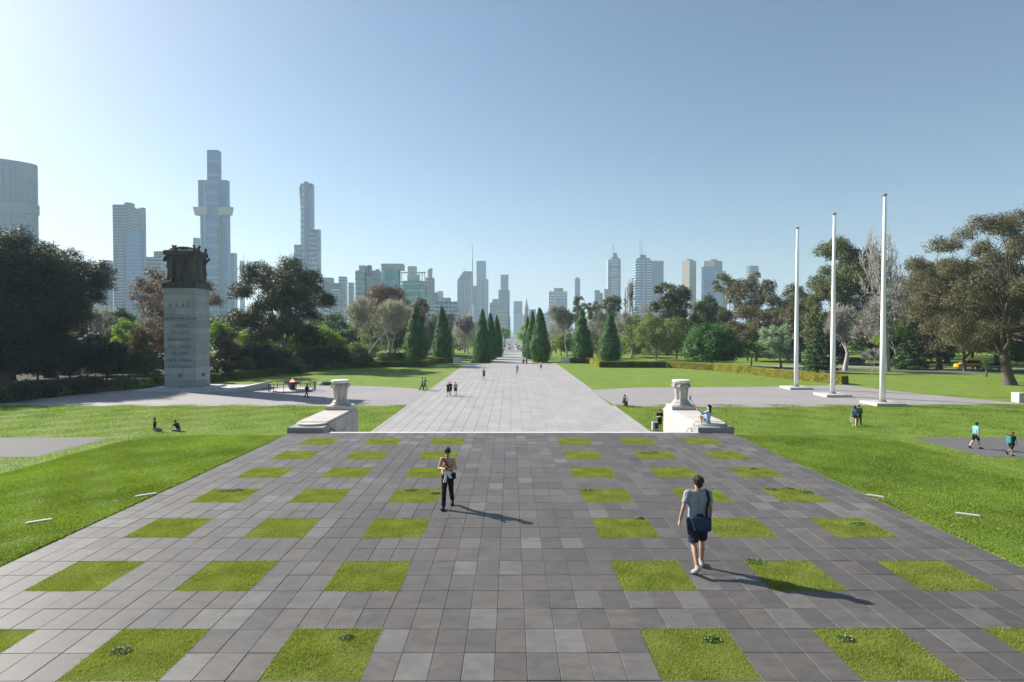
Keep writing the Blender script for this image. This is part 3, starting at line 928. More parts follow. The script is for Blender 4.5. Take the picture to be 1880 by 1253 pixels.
cypress(962,990,570,660,'middle cypress of the three on the right side of the avenue',1)
cypress(958,978,580,656,'rearmost cypress of the three on the right side of the avenue',2)
cypress(1049,1090,568,661,'dark green cypress second from right, beside the white stone block',2)
cypress(1096,1142,577,665,'dark green cypress farthest right, behind the corner of the right hedge',1)

# ------------------------------------------------------------------ hedges
def hedge(pxs, h, w, label, leaf):
    pts = [on_plane(px, py) for px, py in pxs]
    o = pts[0]
    t = thing('hedge', label, 'hedge', (o.x, o.y, LOW))
    nr = np.random.RandomState(len(pxs)*7+int(o.x*3) % 99)
    core = MB(); P = []; Nn = []
    for a, c in zip(pts, pts[1:]):
        d = Vector((c.x-a.x, c.y-a.y, 0)); L = d.length; d /= L; n = Vector((-d.y, d.x, 0))
        if n.y < 0: n = -n             # hedge grows back from its front line
        q = [a - o, c - o, c - o + n*w, a - o + n*w]
        core.prism([(v.x, v.y) for v in ([q[0]+n*0.06, q[1]+n*0.06, q[2]-n*0.06, q[3]-n*0.06])], 0.02, h-0.06)
        m = int(L*w*260+L*h*2*260)
        u = nr.random(m)*L; k = nr.random(m)
        top = k < w/(w+2*h); front = (~top) & (nr.random(m) < 0.65)
        off = np.where(top, nr.random(m)*w, np.where(front, 0, w)) ; z = np.where(top, h, nr.random(m)*h)
        wob = 0.05*np.sin(u*2.1)+0.04*np.sin(u*5.7+1)
        pos = np.stack([a.x-o.x+d.x*u+n.x*off, a.y-o.y+d.y*u+n.y*off, z+np.where(top,wob,0)],1) + nr.normal(0,0.045,(m,3))
        nn = np.where(top[:,None], [[0,0,1.0]], np.where(front[:,None], [[-n.x,-n.y,0.3]], [[n.x,n.y,0.3]]))
        P.append(pos); Nn.append(nn)
    core.build('inner_foliage', M['hedge_core'], t)
    me = np_mesh('foliage', leaf_quads(np.concatenate(P), np.concatenate(Nn), 0.16, nr, 0.6, 0.6), 4, M[leaf])
    tag(link('foliage', me, t), kind='stuff')
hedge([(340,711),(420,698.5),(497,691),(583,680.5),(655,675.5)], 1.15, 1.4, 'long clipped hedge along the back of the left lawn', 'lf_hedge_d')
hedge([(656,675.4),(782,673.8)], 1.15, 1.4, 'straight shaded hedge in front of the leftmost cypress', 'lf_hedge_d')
hedge([(783,673.6),(801,666.5)], 1.15, 1.2, 'short hedge with sunlit yellow top running back beside the second cypress on the left', 'lf_hedge')
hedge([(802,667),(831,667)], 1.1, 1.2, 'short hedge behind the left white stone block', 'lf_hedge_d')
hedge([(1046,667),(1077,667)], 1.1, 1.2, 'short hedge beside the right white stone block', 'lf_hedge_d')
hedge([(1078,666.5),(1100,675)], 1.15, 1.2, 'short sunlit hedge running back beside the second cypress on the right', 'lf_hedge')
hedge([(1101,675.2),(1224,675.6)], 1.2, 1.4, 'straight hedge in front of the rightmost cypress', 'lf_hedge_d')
hedge([(1225,675.4),(1310,681),(1400,691),(1470,698.5),(1545,706.5)], 1.25, 1.3, 'long sunlit yellow-green hedge along the back of the right lawn', 'lf_hedge')

# ------------------------------------------------------------------ trees on the left
T = leafy_tree
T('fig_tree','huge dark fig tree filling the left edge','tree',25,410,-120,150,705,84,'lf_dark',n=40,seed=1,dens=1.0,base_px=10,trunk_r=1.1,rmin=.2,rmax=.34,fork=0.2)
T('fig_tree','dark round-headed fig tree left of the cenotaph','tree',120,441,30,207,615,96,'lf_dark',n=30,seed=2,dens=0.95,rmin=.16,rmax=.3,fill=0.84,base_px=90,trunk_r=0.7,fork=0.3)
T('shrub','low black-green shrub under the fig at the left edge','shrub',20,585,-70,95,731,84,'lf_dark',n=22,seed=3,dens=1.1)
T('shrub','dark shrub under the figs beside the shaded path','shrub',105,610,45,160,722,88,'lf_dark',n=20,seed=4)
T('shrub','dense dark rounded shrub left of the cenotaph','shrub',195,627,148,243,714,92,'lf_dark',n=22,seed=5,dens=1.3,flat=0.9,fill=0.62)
bare_tree('bare_tree','thin grey tree behind the rounded shrub left of the cenotaph',180,565,140,225,118,seed=6,depth=6)
T('tree','green tree in the gap between fig and copper tree','tree',215,555,185,250,650,140,'lf_mid',n=16,seed=7)
T('copper_tree','thin copper-leaved tree behind the cenotaph','tree',315,468,243,405,640,108,'lf_red',bark='bark_grey',n=34,seed=8,dens=0.42,rmin=.13,rmax=.26,fill=0.85,base_px=330,shell=0.2)
T('copper_shrub','rusty brown shrub at the left foot of the cenotaph','shrub',270,585,235,310,706,98,'lf_red',n=18,seed=9,dens=0.7,shell=0.3)
T('shrub','dark green shrub beside the left foot of the cenotaph','shrub',262,640,230,300,712,93,'lf_mid',n=14,seed=10)
T('copper_shrub','brown and orange shrub right of the cenotaph','shrub',412,600,380,450,694,100,'lf_brown',n=16,seed=11,dens=0.7)
T('shrub','bright green shrub seen just right of the cenotaph','shrub',400,590,375,432,640,125,'lf_bright',n=12,seed=12)
T('gum_tree','large dark gum tree with open clumped crown left of centre','tree',515,464,424,622,650,122,'lf_gum',bark='bark_pale',n=44,seed=13,dens=1.0,rmin=.13,rmax=.26,fill=0.86,base_px=520,trunk_r=0.55,fork=0.3,flat=0.7)
T('shrub','dark layered shrub behind the left hedge','shrub',478,632,424,532,690,104,'lf_dark',n=20,seed=14,dens=1.2,flat=0.55,fill=0.75)
T('shrub','bright yellow-green bush under the gum tree','shrub',470,605,425,505,668,135,'lf_bright',n=14,seed=15)
T('shrub','bright lime bush right of the gum tree trunk','shrub',565,598,515,640,672,132,'lf_bright',n=24,seed=16)
T('shrub','mid green bush between the lime bush and the hedge','shrub',545,640,520,580,682,114,'lf_mid',n=12,seed=17)
T('shrub','dark bush behind the left hedge near the bare tree','shrub',610,632,575,648,678,120,'lf_dark',n=16,seed=18)
T('shrub','green thicket at the foot of the bare tree','shrub',655,628,620,700,674,140,'lf_pale',n=16,seed=19,dens=0.6,shell=0.2)
bare_tree('bare_tree','big leafless tree with spreading branches behind the left hedge',675,548,622,745,133,seed=20,base_px=672,depth=7,trunk_r=0.35,twig=0.9,leafm='lf_pale',leafn=900)
bare_tree('bare_tree','leafless tree between the big bare tree and the first cypress',722,556,682,762,143,seed=21,depth=7,twig=0.9,leafm='lf_pale',leafn=2600)
T('copper_tree','tall red-brown oak behind the bare trees','tree',705,521,662,765,605,178,'lf_red',bark='bark_grey',n=22,seed=22,dens=0.8,base_px=715,fork=0.2)
T('oak_tree','dark brown oak behind the first two cypresses','tree',760,540,735,792,615,186,'lf_brown',n=16,seed=23,base_px=757)
for i,(xl,xr,yt,Y,lb) in enumerate([(768,812,575,182,'grey leafless tree between the two left cypresses'),(815,852,574,192,'grey leafless tree right of the second left cypress'),(838,882,578,200,'grey leafless tree just left of the avenue cypresses'),(735,775,572,196,'grey leafless tree behind the leftmost cypress')]):
    bare_tree('bare_tree',lb,(xl+xr)/2,yt,xl,xr,Y,seed=30+i,depth=6,twig=0.9,leafm='lf_pale' if i in (0,3) else None,leafn=500 if i in (0,3) else 0)
for i,(xl,xr,yt,yb,Y,lf,lb) in enumerate([(-60,120,560,690,150,'lf_mid','mid green tree in the wood behind the left figs'),(90,240,580,690,165,'lf_mid','green tree in the wood behind the dark rounded shrub'),
        (380,470,560,680,160,'lf_mid','green tree behind the gum, near the cenotaph'),(440,560,590,690,170,'lf_mid','leafy tree low behind the gum tree'),(560,680,600,680,185,'lf_mid','dull green tree behind the lime bush'),(590,650,618,672,150,'lf_gum','dark green tree behind the big bare tree')]):
    T('tree',lb,'tree',(xl+xr)/2,yt,xl,xr,yb,Y,lf,n=16,seed=40+i,dens=0.8)

# ------------------------------------------------------------------ trees in the middle and on the right
bare_tree('bare_tree','leafless tree right of the avenue cypresses',1032,560,1004,1062,172,seed=50,base_px=1041,depth=7,twig=0.8)
for i,(xl,xr,yt,Y,lb) in enumerate([(1015,1060,575,205,'grey twiggy tree left of the second right cypress'),(1080,1118,570,195,'grey twiggy tree between the two right cypresses'),(1120,1165,572,190,'grey twiggy tree right of the last cypress'),(1145,1175,512,205,'tall pale leafless tree in front of the ribbed office tower')]):
    bare_tree('bare_tree',lb,(xl+xr)/2,yt,xl,xr,Y,seed=51+i,depth=6,twig=0.8,twn=(0.3 if i==3 else 0.8),spread=(0.85 if i==3 else 0.62),leafm='lf_pale' if i==1 else None,leafn=700)
T('gum_tree','dark gum crown above the second right cypress','tree',1062,538,1042,1080,600,232,'lf_gumr',n=14,seed=60,rmin=.2,rmax=.35)
T('gum_tree','dark gum crown left of the needle-topped office tower','tree',1088,541,1070,1108,600,240,'lf_gumr',n=14,seed=61,rmin=.2,rmax=.35)
T('gum_tree','olive gum tree below the needle-topped office tower','tree',1125,534,1100,1148,605,236,'lf_gumr',n=16,seed=62,rmin=.18,rmax=.33)
T('willow_tree','pale green willow in young leaf behind the right hedge','tree',1205,569,1158,1258,664,152,'lf_pale',bark='bark_grey',n=40,seed=63,dens=0.5,shell=0.15,base_px=1203,rmin=.15,rmax=.28,fill=0.82,fork=0.15)
T('willow_tree','pale green young tree just right of the last cypress','tree',1160,580,1140,1185,664,165,'lf_pale',bark='bark_grey',n=16,seed=64,dens=0.4,shell=0.15)
T('pine_tree','big dark pine crown in front of the twin-mast tower','tree',1232,506,1192,1274,605,185,'lf_gum',n=28,seed=65,dens=1.0,base_px=1225,rmin=.17,rmax=.32,fill=0.8)
T('round_bush','dense bright green dome-shaped bush behind the right hedge','shrub',1308,596,1250,1367,674,127,'lf_round',n=44,seed=66,dens=1.5,rmin=.2,rmax=.32,fill=0.74,flat=0.85,size=0.3)
T('gum_tree','grey-green gum left of the brown tree','tree',1290,548,1262,1322,640,178,'lf_gumr',n=18,seed=67)
T('tree','olive green tree behind the dome-shaped bush','tree',1325,556,1295,1362,645,188,'lf_gumr',n=18,seed=68)
T('gum_tree','flat-topped gum with bare stems in front of the bronze tower','tree',1333,500,1300,1362,548,225,'lf_gumr',bark='bark_pale',n=10,seed=69,rmin=.22,rmax=.36,flat=0.45,base_px=1335,fork=0.05)
T('brown_tree','tall brown-leaved tree between bronze tower and flagpoles','tree',1378,496,1330,1428,600,172,'lf_brown_r',bark='bark_pale',n=34,seed=70,dens=0.75,rmin=.15,rmax=.28,fill=0.85,base_px=1392,trunk_r=0.45)
T('brown_tree','lower brown-leaved tree beneath the tall brown one','tree',1385,560,1322,1448,660,150,'lf_brown_r',bark='bark_pale',n=34,seed=71,dens=0.75,base_px=1389,fill=0.85,rmin=.15,rmax=.27)
T('silver_tree','silvery green tree left of the farthest flagpole','tree',1425,588,1386,1466,678,124,'lf_silver',n=26,seed=72,dens=0.7,shell=0.2,base_px=1435,rmin=.16,rmax=.3,fill=0.8)
T('young_tree','small light green tree between dome bush and silver tree','tree',1378,620,1362,1396,664,122,'lf_bright',n=12,seed=73,dens=0.5,base_px=1380,shell=0.2)
T('olive_tree','olive-brown tree behind the farthest flagpole','tree',1465,535,1428,1512,665,142,'lf_brown_r',n=30,seed=74,dens=0.8,base_px=1468)
T('gum_tree','tall grey-green gum behind the middle flagpole','tree',1550,436,1472,1625,590,145,'lf_gumr',bark='bark_pale',n=42,seed=75,dens=0.85,rmin=.15,rmax=.28,fill=0.84,base_px=1545,trunk_r=0.6)
T('gum_tree','lower gum boughs left of the middle flagpole','tree',1512,520,1470,1560,660,135,'lf_gumr',bark='bark_pale',n=26,seed=76,dens=0.8,base_px=1515)
def conifer(label, px, ytop, xl, xr, ybase, leaf, seed, tiers=13):
    p = on_plane(px, ybase); nr = np.random.RandomState(seed); rr = random.Random(seed)
    H = at_depth(px, ytop, p.y).z - LOW; R_ = (xr-xl)/2*p.y/F
    t = thing('conifer_tree', label, 'tree', (p.x, p.y, LOW))
    cl = []; b = MB(); b.tube([(0,0,-.2),(0,0,H*0.5),(0,0,H*0.97)], [H*0.02,H*0.014,0.03], 7)
    for k in range(tiers):
        f = k/(tiers-1); z = H*(0.09+0.86*f); r = R_*(1-f)**0.8+0.15
        m = max(3, int(8*(1-f)+3))
        for q in range(m):
            a = 2*math.pi*(q+rr.random())/m; rad = r*rr.uniform(0.75,1.05)
            for e in (0.45, 0.85):
                cl.append(((math.cos(a)*rad*e, math.sin(a)*rad*e, z-0.1*rad*e+rr.uniform(-.15,.15)), (0.27*r+0.12, 0.27*r+0.12, 0.16*r*0.5+0.1)))
            b.tube([(0,0,z+0.1),(math.cos(a)*rad,math.sin(a)*rad,z-0.1*rad)], [0.05,0.015], 4)
    link('crown', np_mesh('crown', clump_leaves(cl, 26, 0.3, nr, 0.2, aspect=0.4), 4, M[leaf]), t)
    b.build('trunk', M['bark'], t)
conifer('layered green cedar between the middle and farthest flagpoles',1501,590,1472,1532,684,'lf_conifer',80)
conifer('small dark spruce under the spreading tree near the road',1668,610,1635,1700,678,'lf_conifer',81,10)
bare_tree('bare_tree','tall leafless tree whose top shows left of the nearest flagpole',1622,412,1578,1666,112,seed=92,base_px=1630,depth=6,trunk_r=0.6,up=0.3,twig=0.7,spread=0.8,twn=0.35)
bare_tree('bare_tree','grey leafless tree with a thick trunk right of the middle flagpole',1572,555,1532,1620,113,seed=83,base_px=1552,depth=7,trunk_r=0.5,twig=0.8)
bare_tree('bare_tree','grey twiggy tree behind the nearest flagpole',1645,530,1585,1715,120,seed=84,base_px=1650,depth=7,twig=1.0,up=0.1,leafm='lf_brown_r',leafn=1500)
bare_tree('bare_tree','small leafless tree on the lawn left of the nearest flagpole',1603,640,1585,1622,106,seed=85,depth=5,twig=0.8)
T('spreading_tree','great spreading tree with a thick trunk at the right edge','tree',1830,388,1678,1985,690,83,'lf_brown_r',bark='bark',n=105,seed=86,dens=0.6,rmin=.1,rmax=.18,fill=0.93,base_px=1856,trunk_r=0.66,size=0.21,shell=0.25,fork=0.34,flat=0.6)
T('brown_tree','brown-grey tree between nearest flagpole and spreading tree','tree',1718,470,1655,1790,640,118,'lf_brown_r',n=40,seed=87,dens=0.7,rmin=.14,rmax=.26,fill=0.85,base_px=1725)
T('brown_tree','dull brown tree low behind the spreading tree','tree',1770,560,1700,1840,668,112,'lf_brown_r',n=30,seed=88,dens=0.7,base_px=1772)
for i,(xl,xr,yt,yb,Y,lf,lb) in enumerate([(1415,1500,575,660,200,'lf_mid','green tree in the wood behind the silver tree'),(1540,1640,560,655,190,'lf_mid','green tree in the wood behind the middle flagpole'),(1590,1680,590,668,150,'lf_bright','bright green tree beyond the road'),
        (1620,1740,520,660,185,'lf_gum','dark tree in the wood right of the nearest flagpole'),(1720,1850,560,670,165,'lf_mid','green tree in the wood behind the taxi'),(1800,1960,520,672,150,'lf_gum','dark tree behind the spreading tree'),(1240,1330,580,668,215,'lf_mid','green tree in the wood behind the dome-shaped bush'),
        (1395,1480,545,640,230,'lf_gumr','grey-green tree far behind the silver tree'),(1660,1760,600,672,140,'lf_mid','leafy green tree left of the taxi'),(1850,1990,600,690,110,'lf_mid','leafy green tree right of the great trunk')]):
    T('tree',lb,'tree',(xl+xr)/2,yt,xl,xr,yb,Y,lf,n=18,seed=90+i,dens=0.8)
T('sapling','small leafy sapling left of the great trunk','tree',1812,660,1800,1826,682,98,'lf_mid',n=7,seed=101,dens=0.5)
T('plane_tree','light green plane trees far down the left side of the boulevard','tree',926,597,914,938,626,385,'lf_bright',n=14,seed=102,dens=0.8)
T('plane_tree','light green plane tree at the near right side of the boulevard','tree',962,598,946,982,632,352,'lf_bright',n=16,seed=103,dens=0.8)
i = 0
for s in (-1,1):
    for k,(Y,w) in enumerate(((450,7),(520,8),(610,9),(720,10),(860,11))):
        x = s*(13.5+w*0.55); px = 938 + x*F/Y; hw = w*F/Y*0.75
        yt = 608 + (EYE - (ground_z(0,Y)+17))*F/Y; yb = 608 + (EYE-(ground_z(0,Y)+3))*F/Y
        T('plane_tree','light green boulevard tree, %s of the %s row going away' % (ORD[k+1],('left','right')[s>0]),'tree',px,yt,px-hw,px+hw,yb,Y,'lf_bright',n=10,seed=110+i,dens=0.5,group='trees along the boulevard'); i += 1
# distant woods that close the view behind the avenue and the lawns
def wood(label, x0, x1, Y, y_px, leaf, seed, n):
    rr = random.Random(seed); nr = np.random.RandomState(seed); cl = []
    for k in range(n):
        x = rr.uniform(x0,x1); yy = Y + rr.uniform(-12,12); top = (608-y_px)/F*Y + EYE
        r = rr.uniform(3,5.5); z = rr.uniform(ground_z(x,yy)+1, top-r*0.7)
        cl.append(((x, yy, z), (r,r,r*0.8)))
    me = np_mesh('woodland', clump_leaves(cl, 1.1, 0.9, nr, 0.4), 4, M[leaf])
    tag(link('woodland', me), label, 'wood', kind='stuff')
wood('dark green wood beyond the trees on the left', -270, -36, 205, 575, 'lf_mid', 1, 330)
wood('dark green wood beyond the trees on the right', 28, 300, 240, 578, 'lf_mid', 2, 380)
wood('low grey-green trees at the foot of the city left of the avenue', -90, -16, 300, 603, 'lf_gumr', 3, 60)
wood('low grey-green trees at the foot of the city right of the avenue', 18, 90, 300, 603, 'lf_gumr', 4, 60)
# ------------------------------------------------------------------ planted bed and low plants on the left
M['mulch'] = simple('mulch', (0.05,0.042,0.03), 0.95, 0.1, var=0.4, scale=8, coord='Object')
b = MB()
bed = [on_plane(px,py) for px,py in ((-150,760),(0,740.5),(110,728),(235,715.5),(300,711),(338,710),(420,697),(497,690),(583,679.5),(655,674.5),(700,660))]
pts = [(p.x,p.y,LOW+0.006) for p in bed] + [(-60,176,LOW+0.006),(-190,176,LOW+0.006)]
b.sheet(pts); o = b.build('garden_bed', M['mulch'])
if o.data.polygons[0].normal.z < 0: o.data.flip_normals()
tag(o, kind='structure')
lowp = [(-20,700,60,742,'lf_dark','black-green bush at the far left path edge'),(10,716,45,741,'lf_bright','low leafy plant lit by the sun at the far left path edge'),(40,700,110,733,'lf_dark','dark bush beside the shaded path'),
 (88,712,125,730,'lf_bright','small bright plant at the edge of the shaded path'),(120,690,190,726,'lf_dark','low dark bush left of the rounded shrub'),(150,706,180,724,'lf_mid','small green plant in front of the rounded shrub'),(205,690,250,719,'lf_mid','green plant right of the rounded shrub'),
 (240,696,285,714,'lf_bright','bright low plant near the foot of the cenotaph'),(275,680,305,712,'lf_mid','leafy plant touching the left side of the cenotaph'),(386,660,432,700,'lf_dark','dark bush right of the cenotaph behind the hedge'),
 (425,655,470,695,'lf_mid','green bush behind the near end of the left hedge'),(500,655,560,688,'lf_mid','green bush behind the middle of the left hedge'),(545,645,600,682,'lf_dark','dark bush behind the middle of the left hedge'),(640,650,690,676,'lf_mid','green bush at the foot of the big bare tree'),
 (690,648,745,674,'lf_mid','green bush left of the leftmost cypress'),(330,640,390,705,'lf_brown','brown bush hidden behind the cenotaph')]
for i,(xl,yt,xr,yb,lf,lb) in enumerate(lowp):
    pp = on_plane((xl+xr)/2, yb)
    leafy_tree('bush', lb, 'shrub', (xl+xr)/2, yt, xl, xr, yb, pp.y+2, lf, n=9, seed=200+i, dens=0.9, flat=0.8, rmin=.3, rmax=.45)

for i,(x_,y_,h_) in enumerate(((-80,75,24),(-92,82,27),(-88,69,22))):
    px_ = 938 + x_*F/y_; yt_ = 608 - (h_+LOW-EYE)*F/y_; yb_ = 608 + (EYE-LOW-3)*F/y_; hw_ = 10*F/y_
    T('fig_tree',['dark fig tree just outside the left edge, rear','dark fig tree farther outside the left edge','dark fig tree just outside the left edge, front'][i],'tree',px_,yt_,px_-hw_,px_+hw_,yb_,y_,'lf_dark',n=24,seed=300+i,dens=0.7,size=0.4)
greys = [(1000,1040,568,655,215,'hazy grey thicket right of the avenue cypresses'),(1060,1110,572,655,210,'hazy grey thicket between the right cypresses'),(1120,1175,566,655,205,'hazy grey thicket left of the pale willow'),(1150,1215,548,640,230,'grey-mauve treetops behind the pale willow'),
 (775,830,572,652,212,'hazy grey thicket between the left cypresses'),(825,880,574,652,218,'hazy grey thicket left of the avenue cypresses'),(690,760,560,655,205,'grey-mauve treetops behind the leftmost cypress'),(640,700,575,660,200,'grey twiggy treetops behind the big bare tree'),(1580,1640,545,650,175,'grey twiggy treetops between middle and nearest flagpoles'),(1660,1730,560,660,170,'grey twiggy treetops right of the nearest flagpole')]
for i,(xl,xr,yt,yb,Y,lb) in enumerate(greys):
    T('twiggy_tree',lb,'tree',(xl+xr)/2,yt,xl,xr,yb,Y,'lf_twig',bark='bark_grey',n=20,seed=320+i,dens=0.75,size=1.0,aspect=0.16,shell=0.15,rmin=.25,rmax=.42,fill=0.75)
more = [(1000,1060,610,662,185,'lf_pale','low pale bush right of the front avenue cypress'),(1085,1110,625,664,168,'lf_pale','low pale bush between the two right cypresses'),(1130,1200,615,666,172,'lf_pale','low pale bush behind the rightmost cypress'),(1215,1270,600,668,160,'lf_pale','pale bush between willow and dome-shaped bush'),
 (1255,1330,560,660,200,'lf_gumr','olive tree rising behind the dome-shaped bush'),(1345,1400,590,668,150,'lf_gumr','olive bush behind the small light green tree'),(1420,1480,600,672,150,'lf_gumr','olive bush behind the silver tree'),(1490,1560,600,676,140,'lf_mid','green bush behind the layered cedar'),
 (1590,1660,600,676,135,'lf_mid','dark green bush behind the nearest flagpole'),(1690,1760,610,678,130,'lf_gum','dark bush left of the yellow taxi'),(1130,1190,590,655,225,'lf_gumr','dull olive tree behind the hazy thicket')]
for i,(xl,xr,yt,yb,Y,lf,lb) in enumerate(more):
    T('bush',lb,'shrub',(xl+xr)/2,yt,xl,xr,yb,Y,lf,n=16,seed=340+i,dens=0.75,shell=0.3)

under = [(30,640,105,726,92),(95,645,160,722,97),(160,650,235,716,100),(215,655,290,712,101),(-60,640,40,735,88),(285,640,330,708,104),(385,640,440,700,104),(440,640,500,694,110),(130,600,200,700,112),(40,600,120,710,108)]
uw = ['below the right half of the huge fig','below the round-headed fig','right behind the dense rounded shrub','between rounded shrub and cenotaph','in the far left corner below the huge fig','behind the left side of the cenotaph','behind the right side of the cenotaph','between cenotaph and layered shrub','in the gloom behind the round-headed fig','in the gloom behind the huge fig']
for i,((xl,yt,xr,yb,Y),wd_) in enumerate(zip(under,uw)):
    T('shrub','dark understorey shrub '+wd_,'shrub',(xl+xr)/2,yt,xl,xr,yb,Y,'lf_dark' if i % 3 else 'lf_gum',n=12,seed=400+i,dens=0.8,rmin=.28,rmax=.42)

belt = [(1635,1725,470,640,152,'lf_gumr','tall olive tree just right of the nearest flagpole'),(1575,1660,505,640,165,'lf_gumr','olive tree between the middle and nearest flagpoles'),(1425,1500,515,640,175,'lf_gumr','olive-green tree behind the farthest flagpole'),(1690,1790,500,650,140,'lf_mid','green tree rising left of the spreading tree'),
 (1765,1900,480,660,135,'lf_gumr','tall olive tree behind the great spreading tree'),(1385,1460,560,660,165,'lf_mid','green tree behind the silver tree, beside the brown one'),(1265,1345,535,650,195,'lf_mid','green treetop in front of the bronze tower'),(1200,1265,560,655,205,'lf_mid','green tree below the big dark pine'),
 (1135,1205,575,660,195,'lf_pale','pale green tree left of the willow'),(655,720,580,665,170,'lf_pale','pale green tree behind the big bare tree'),(765,830,595,660,185,'lf_pale','pale green tree between the two left cypresses'),(575,650,570,665,190,'lf_mid','green tree right of the gum tree'),(205,260,570,670,130,'lf_bright','bright green tree left of the copper tree'),(60,150,590,680,135,'lf_bright','bright green tree glimpsed below the round-headed fig')]
for i,(xl,xr,yt,yb,Y,lf,lb) in enumerate(belt):
    T('tree',lb,'tree',(xl+xr)/2,yt,xl,xr,yb,Y,lf,n=22,seed=440+i,dens=0.75,shell=0.35,rmin=.2,rmax=.34,fill=0.8)
# ================================================================== city skyline
def glass(name, col, col2, rough=0.2, spec=0.6, cell=(4.0,4.0), metal=0.0):
    """curtain wall: panes that differ a little in tone"""
    m, nt, out = nodes_of(name)
    n = noise(nt, 0.02, 3, 0.6, 'Object')
    c = mixc(nt, ramp(nt, n, [(0.35,(0,0,0)),(0.65,(1,1,1))]), col, col2)
    tc = nt.nodes.new('ShaderNodeTexCoord')
    sx = nt.nodes.new('ShaderNodeVectorMath'); sx.operation = 'DIVIDE'; sx.inputs[1].default_value = (cell[0], cell[0], cell[1])
    fl = nt.nodes.new('ShaderNodeVectorMath'); fl.operation = 'FLOOR'
    wnz = nt.nodes.new('ShaderNodeTexWhiteNoise')
    nt.links.new(tc.outputs['Object'], sx.inputs[0]); nt.links.new(sx.outputs[0], fl.inputs[0]); nt.links.new(fl.outputs[0], wnz.inputs[0])
    c = mixc(nt, 1.0, c, ramp(nt, wnz.outputs[0], [(0.0,(0.88,0.89,0.9)),(0.7,(1.03,1.03,1.03)),(0.97,(1.2,1.19,1.16))]), 'MULTIPLY')
    bsdf(nt, out, c, rough, spec, 0.35)
    return m
G = {
 'blue': glass('blue_glass', (0.03,0.12,0.25), (0.055,0.165,0.31)),
 'slate': glass('slate_glass', (0.05,0.09,0.135), (0.08,0.125,0.175)),
 'teal': glass('teal_glass', (0.09,0.25,0.27), (0.14,0.34,0.35)),
 'pale': glass('pale_glass', (0.15,0.215,0.28), (0.2,0.26,0.33)),
 'dark': glass('dark_glass', (0.055,0.085,0.115), (0.08,0.115,0.15)),
 'brown': glass('bronze_glass', (0.15,0.125,0.105), (0.2,0.165,0.14)),
}
W_ = {
 'white': simple('white_cladding', (0.48,0.49,0.5), 0.6, var=0.06, scale=0.05),
 'grey': simple('grey_cladding', (0.24,0.25,0.27), 0.6, var=0.08, scale=0.05),
 'mid': simple('blue_grey_cladding', (0.11,0.155,0.21), 0.5, var=0.08, scale=0.05),
 'dark': simple('dark_cladding', (0.1,0.115,0.135), 0.5, var=0.08, scale=0.05),
 'cream': simple('cream_cladding', (0.42,0.395,0.36), 0.7, var=0.06, scale=0.05),
 'brown': simple('brown_cladding', (0.27,0.225,0.19), 0.7, var=0.08, scale=0.05),
 'gold': simple('gold_cladding', (0.55,0.42,0.2), 0.35, 0.5, 0.5, var=0.05, scale=0.05),
 'church': simple('brown_church_stone', (0.3,0.19,0.14), 0.85, var=0.12, scale=0.2),
}
CITY_Z = -16.0
def zpx(py, Y): return at_depth(940, py, Y).z

def rect(x0, x1, y0, y1, r=0.0, cut=0.0, seg=6):
    if r > 0:
        out = []
        for (cx, cy, a0) in ((x1-r,y0+r,-90),(x1-r,y1-r,0),(x0+r,y1-r,90),(x0+r,y0+r,180)):
            out += [(cx+r*math.cos(R(a0+90*k/seg)), cy+r*math.sin(R(a0+90*k/seg))) for k in range(seg+1)]
        return out
    if cut > 0:
        c = cut
        return [(x0+c,y0),(x1-c,y0),(x1,y0+c),(x1,y1-c),(x1-c,y1),(x0+c,y1),(x0,y1-c),(x0,y0+c)]
    return [(x0,y0),(x1,y0),(x1,y1),(x0,y1)]
def grow(poly, d):
    cx = sum(p[0] for p in poly)/len(poly); cy = sum(p[1] for p in poly)/len(poly)
    out = []
    for p in poly:
        v = Vector((p[0]-cx, p[1]-cy)); L = v.length
        out.append((cx + v.x*(L+d*1.4)/L, cy + v.y*(L+d*1.4)/L))
    return out

